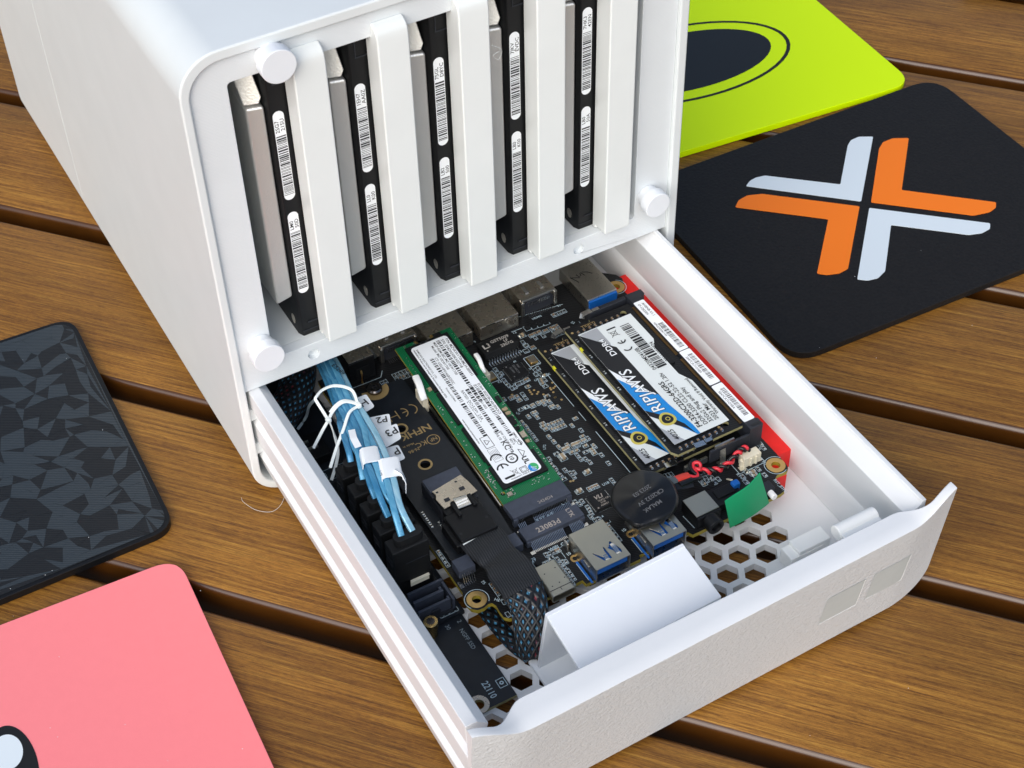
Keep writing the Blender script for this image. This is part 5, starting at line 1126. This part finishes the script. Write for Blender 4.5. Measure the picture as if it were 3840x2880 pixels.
def wraplabel(par, p0, p1, hw, z, nm='paper_tag'):
    a, b = Vector(p0), Vector(p1); d = (b-a).normalized(); s_ = Vector((-d.y, d.x, 0))
    g = G(); g.sweep([a, (a+b)/2+Vector((0, 0, .15)), b], [(-hw, -1.4), (-hw+.3, .6), (-hw+1.2, 1.25), (hw-1.2, 1.3), (hw-.3, .6), (hw, -1.4), (hw-.25, -1.4), (hw-.5, .5), (hw-1.3, 1.05), (-hw+1.3, 1.0), (-hw+.5, .4), (-hw+.25, -1.4)])
    return ob(nm, g, 'label', par, smooth=True)
cabs = [o for o in col.objects if o.get('group') == 'blue data cables plugged in a row']
wraplabel(cabs[0], (31.0, -46.3, 46.6), (28.5, -54.0, 46.7), 3.5, 46)
wraplabel(cabs[1], (28.0, -38.0, 45.4), (25.9, -45.0, 46.3), 3.2, 45)
g = G().sweep([(30.9, -51.0, 47.6), (32.3, -52.5, 46.4), (32.6, -54.6, 44.0), (31.6, -56.0, 41.4)], [(-3.2, -.1), (3.2, -.1), (3.2, .1), (-3.2, .1)], up=(.9, 0, .5)); c = ob('tag_tail', g, 'label', cabs[0], smooth=True)
g = G(); g.text('5', 31.2, -58.2, 43.3, 3.0, 100); ob('tag_print', g, 'ink', c)
def flag(par, quad, z, dz, txt, tx, ty, rot, sz):
    g = G(); pts = rquad(quad, .8, 4); b = len(pts)
    x0 = min(p[0] for p in quad)
    hz = lambda p: z+dz*(p[0]-x0)/6
    g.add([(p[0], p[1], hz(p)) for p in pts]+[(p[0], p[1], hz(p)+.25) for p in pts], [tuple(range(b))[::-1], tuple(range(b, 2*b))]+[(i, (i+1) % b, b+(i+1) % b, b+i) for i in range(b)])
    c = ob('paper_tag', g, 'label', par)
    g = G(); g.text(txt, tx, ty, z+dz*2+.35, sz, rot, bold=.04); ob('tag_print', g, 'ink', c)
flag(cabs[4], [(35.0, -8.4), (40.9, -8.4), (40.8, -15.0), (35.0, -16.0)], 37.6, .2, 'H', 39.6, -10.4, 188, 4.2)
flag(cabs[3], [(34.6, -16.0), (44.2, -18.9), (42.2, -24.4), (35.0, -24.2)], 35.7, .2, 'P2', 43.0, -19.6, 163, 3.9)
flag(cabs[2], [(33.5, -24.8), (43.6, -25.9), (41.9, -32.4), (34.0, -33.4)], 37.3, .4, 'P3', 42.4, -27.0, 183, 4.4)
flag(cabs[1], [(32.5, -31.6), (40.3, -33.1), (39.6, -39.6), (33.5, -39.4)], 36.0, .2, 'P', 39.6, -34.2, 180, 4.4)
g = G(); g.poly(rquad([(26.6, -16.0), (29.4, -16.8), (27.6, -22.4), (25.0, -21.6)], .5, 3), 37.5, 37.8); ob('paper_tag', g, 'label', cabs[3])
g = G(); g.sweep([(27.2, -27.0, 45.0), (25.9, -31.5, 46.0), (25.4, -36, 46.3)], [(-1.1, -.1), (1.1, -.1), (1.1, .1), (-1.1, .1)]); ob('paper_tag', g, 'label', cabs[2])
# nylon ties
STR = [(-.52, -.26), (.52, -.26), (.52, .26), (-.52, .26)]
t = thing('cable_tie', 'looping white nylon tie knotted over the blue cable bundle', 'cable tie', (34, -17, 44), 'white nylon ties round the cable bundle')
ob('strap', G().sweep(smooth_path([(34.2, -17.2, 44.6), (35.0, -11.0, 45.2), (31.4, -6.2, 45.0), (27.2, -5.2, 44.4), (24.2, -6.6, 44.0), (23.5, -7.2, 43.6), (23.5, -8.2, 43.2), (23.9, -11.5, 41.6), (24.2, -14.6, 40.2)], 7), STR, up=(-.3, .2, 1)), 'tie', t, bevel=.15)
ob('strap_tail', G().sweep(smooth_path([(34.0, -17.9, 44.4), (30.2, -19.0, 44.2), (26.0, -23.4, 43), (20.6, -29.0, 41.8), (15.4, -35.4, 41.6)], 7), STR, up=(.2, .2, 1)), 'tie', t, bevel=.15)
ob('knot', G().box(33.4, 35.2, -18.6, -16.6, 43.4, 45.2), 'tie', t, bevel=.6, seg=3)
t = thing('cable_tie', 'second white nylon tie with long tails hanging left of the bundle', 'cable tie', (24, -14, 40), 'white nylon ties round the cable bundle')
ob('strap', G().sweep(smooth_path([(34.0, -16.6, 44.3), (31.6, -13.6, 43.9), (29.2, -12.4, 42.4), (26.4, -13.2, 41), (24.2, -14.9, 40.2), (21.0, -16.4, 38.0), (15.8, -20.4, 36.4)], 7), STR, up=(.1, -.2, 1)), 'tie', t, bevel=.15)
ob('strap', G().sweep(smooth_path([(33.8, -15.4, 44.0), (31.2, -12.4, 43.4), (28.6, -11.4, 41.6), (26.0, -12.4, 40.6)], 7), STR, up=(.1, -.2, 1)), 'tie', t, bevel=.15)
ob('knot', G().box(23.3, 25.2, -15.8, -13.8, 39.3, 41.0), 'tie', t, bevel=.6, seg=3)
ob('strap_tail', G().sweep(smooth_path([(24.4, -15.2, 39.6), (24.8, -17.0, 34.6), (23.4, -22.2, 33.2), (20.2, -27.6, 33.0), (16.0, -33.0, 33)], 7), STR, up=(.6, .1, .8)), 'tie', t, bevel=.15)
ob('strap_tail', G().sweep(smooth_path([(23.6, -7.2, 43.6), (24.2, 2.0, 32), (24.2, 7.6, 21.4), (20.0, 6.0, 19)], 7), [(-.5, -.2), (.5, -.2), (.5, .2), (-.5, .2)], up=(.8, .2, .4)), 'silk_dim', t, bevel=.1)
# dark braided cable under the lip
t = thing('braided_cable', 'thick dark braided cable with blue flecks at the back left of the tray', 'cable', (26, 24, 20))
braid('braided_sleeve', [(10, 6, 21), (18, 14, 20), (26, 22, 19.5), (33, 34, 19), (37, 50, 19)], (6.2, 6.6), (5.4, 5.4), t, 30)
t = thing('metal_bracket', 'thin steel bracket strips on the tray floor behind the cable ties', 'bracket', (18, 2, 12))
g = G(); g.box(9.7, 22, 2.2, 3.0, 14.8, 15.4); g.box(9.7, 24, -1.4, -.4, 14.8, 15.4); ob('strip', g, 'steel', t, kind='stuff'); ob('base', G().box(9.7, 27, -5.8, 6.2, 10.95, 14.7), 'black', t, bevel=.2)
# ---------------------------------------------------------------- coin battery on its twisted lead
t = thing('backup_battery', 'round black wrapped coin battery with twisted red and black lead', 'battery', (101.4, -86.4, 25.3))
T = Matrix.Translation((101.6, -86.2, 26.0)) @ Matrix.Rotation(math.radians(-2.0), 4, 'Y') @ Matrix.Rotation(math.radians(1.5), 4, 'X')
g = G()
rings_ = [(0, -.5), (9.2, -.5), (10.6, -.1), (11.0, .7), (10.9, 1.5), (10.3, 2.2), (9.7, 2.5), (0, 2.62)]
n_ = 64; vs = []; fs = []
for (r, zz) in rings_:
    for i in range(n_):
        a = 2*PI*i/n_; rr = r*(1+.006*math.sin(5*a)+.005*math.sin(11*a+1))
        fl = 0
        if r > 10: fl = max(0, math.cos(a-math.radians(225)))**30*1.6
        vs.append(((rr+fl)*math.cos(a), (rr+fl)*math.sin(a), zz+(.12*math.sin(7*a) if 9 < r < 10.5 else 0)))
for k_ in range(len(rings_)-1):
    for i in range(n_): a, b = k_*n_+i, k_*n_+(i+1) % n_; fs.append((a, b, b+n_, a+n_))
g.add(vs, fs, T); ob('wrapped_cell', g, 'wrap', t, smooth=True)
g = G()
for s_, x, y, sz in (('MALAK', 104.6, -90.4, 2.2), ('CR2032 3V', 107.6, -86.9, 2.2), ('2023.03', 104.9, -83.4, 2.2)):
    g.text(s_, x-101.6, y+86.2, 2.66, sz, 187, T=T)
ob('embossed_print', g, 'ink_grey', t, kind='stuff')
g = G(); g.sweep(smooth_path([(110.8, -86.2, 26.6), (113.5, -86.4, 26.0), (116.5, -86.8, 25.2), (119.2, -87.2, 24.9)], 5), circ(1, 8, 1.9, .8)); ob('wrap_tail', g, 'wrap', t, smooth=True)
g = G(); g.sweep(smooth_path([(111.4, -85.0, 27.3), (113.6, -84.8, 27.0), (114.4, -84.7, 26.8)], 5), circ(1, 8, 1.5, .9)); ob('grey_sleeve', g, 'grey_shrink', t, smooth=True)
g = G(); g.sweep(smooth_path([(114.2, -84.7, 26.8), (117.0, -84.8, 26.6), (119.4, -84.9, 26.2)], 5), circ(1, 10, 1.25, .9)); ob('red_sleeve', g, 'red_shrink', t, smooth=True)
g = G(); g.sweep(smooth_path([(114.6, -86.9, 26.2), (117.0, -86.8, 26.0), (119.6, -86.6, 25.6)], 5), circ(1, 10, 1.2, .8)); ob('black_sleeve', g, 'wrap', t, smooth=True)
core = smooth_path([(125.4, -84.7, 24.6), (127.9, -85.5, 24.0), (130.6, -86.2, 24.0), (134.0, -86.2, 24.2), (138.1, -84.9, 24.8), (140.9, -84.0, 25.2), (143.2, -83.8, 25.0)], 10)
def strand(ph, m, nm, head, tail):
    pt = []
    for i, p in enumerate(core):
        a = ph+i*.235*PI*.62; pt.append(Vector(p)+Vector((.15*math.sin(a), .72*math.cos(a), .72*math.sin(a))))
    pt = head+pt+tail
    ob(nm, G().sweep(smooth_path([tuple(p) for p in pt], 3), circ(.62, 10)), m, t, smooth=True)
strand(0, 'red_wire', 'red_wire', [(119.2, -85.0, 26.2), (121.6, -85.9, 25.0), (123.0, -85.2, 24.6), (123.3, -82.6, 24.8), (124.0, -80.9, 25.2), (125.4, -81.2, 25.6), (126.0, -82.2, 25.2), (125.0, -83.4, 24.2), (123.6, -83.0, 25.4), (124.2, -84.2, 25.7)], [(144.0, -83.7, 24.0)])
strand(PI, 'black_wire', 'black_wire', [(119.4, -86.6, 25.6), (121.8, -86.9, 25.0), (123.4, -86.4, 24.4), (122.3, -83.2, 24.9), (122.9, -80.8, 25.4), (124.6, -79.8, 25.6), (126.0, -80.8, 25.2), (126.0, -83.2, 24.2)], [(144.6, -84.4, 23.6)])
# green tab
t = thing('plastic_tab', 'bright green plastic tab standing up beside the reset button', 'plastic tab', (131, -103, 19))
n_ = 10; vs = []; fs = []
for s_ in (0, .25):
    for i in range(n_+1):
        f = i/n_
        bx, by = 122.4+(139.2-122.4)*f, -105.0+1.9*f-1.2*math.sin(PI*f)*.5
        tx, ty, tz = 119.9+(135.3-119.9)*f, -104.0+2.8*f-.9*math.sin(PI*f), 32.0+2.2*f+1.6*math.sin(PI*min(1, f*1.6+.1))*.4
        vs += [(bx, by-s_, 18.6+.4*f), ((bx+tx)/2-.2, (by+ty)/2-.5-s_, (18.8+tz)/2), (tx, ty-s_, tz)]
m_ = 3*(n_+1)
for i in range(n_):
    for j in range(2):
        a = i*3+j; fs.append((a, a+1, a+4, a+3)); fs.append((a+m_, a+3+m_, a+4+m_, a+1+m_))
    fs.append((i*3+2, i*3+5+0, i*3+5+m_, i*3+2+m_)); fs.append((i*3, i*3+m_, i*3+3+m_, i*3+3))
fs += [(0, m_, m_+1, 1), (1, m_+1, m_+2, 2)]
g = G(); g.add(vs, fs); ob('film', g, 'green_tag', t, smooth=True)
# thin steel rail with white nylon tips beside the green drive
t = thing('antenna_rod', 'thin steel strip between the adapter and drive with a white tip', 'metal strip', (62, -10, 20))
ob('strip', G().sweep([(62.9, 0.5, 23.6), (61.9, -62, 22.0)], [(-.22, -1.2), (.22, -1.2), (.22, .25), (-.22, .25)]), 'steel', t)
ob('white_tip', G().sweep(smooth_path([(62.5, -1.4, 29.2), (61.9, -5.0, 29.2), (61.0, -9.0, 28.2), (60.9, -10.4, 26.6)], 5), rrect(-1.25, 1.25, -.9, .9, .6, 3)), 'milk', t, bevel=.3)
ob('ivory_foot', G().box(60.9, 63.0, -9.6, -3.6, BZ+.02, 26.2), 'ivory', t, bevel=.3)
t = thing('nylon_tip', 'small white nylon blade poking out right of the green drive', 'nylon clip', (86, -4, 20))
ob('blade', G().sweep(smooth_path([(87.0, .2, 26.2), (86.6, -3, 26.6), (85.8, -6.6, 26.0), (85.6, -8.0, 24.8)], 5), rrect(-.85, .85, -.8, .8, .5, 3)), 'milk', t, bevel=.2)
ob('foot', G().box(85.6, 88.2, -8.2, -3.4, BZ+.02, 23.2), 'ivory', t, bevel=.3)
# loose pale fibres left by the printer
t = thing('print_fibre', 'fine pale plastic hair lying on the table beside the box corner', 'plastic hair', (0, -5, 0), 'fine printer hairs')
ob('hair', G().sweep(smooth_path([(-4.6, 3.6, .2), (-4.9, 1.0, .6), (-2.6, -4.2, .3), (1.6, -7.6, .25), (5.6, -6.8, .6), (9.0, -3.5, 1.4)], 6), circ(.05, 5)), 'tie', t)
t = thing('print_fibre', 'fine curled plastic hair on the fourth white bar', 'plastic hair', (93, -4, 120), 'fine printer hairs')
ob('hair', G().sweep(smooth_path([(95.6, -3.2, 153), (98.8, -3.5, 150.5), (97.6, -3.6, 147.6), (95.9, -3.4, 149.4), (98.0, -3.4, 150.2)], 6), circ(.05, 5)), 'tie', t)

rs = random.Random(9); g = G()
for q in range(70):
    x, y = rs.uniform(-110, 330), rs.uniform(-180, 150)
    if -30 < x < 175 and -160 < y < 260: continue
    a = rs.uniform(.05, .12); zz = 3.1 if (197 < x < 356 and -44 < y < 74) or (x < -28 and (0 < y < 118 or y < -14)) else .06
    g.box(x-a, x+a, y-a*.7, y+a*.7, zz, zz+.1, Matrix.Identity(4))
o = ob('dust_specks', g, 'label', kind='stuff'); o['label'] = 'tiny pale dust specks scattered over the table and pads'; o['category'] = 'dust'
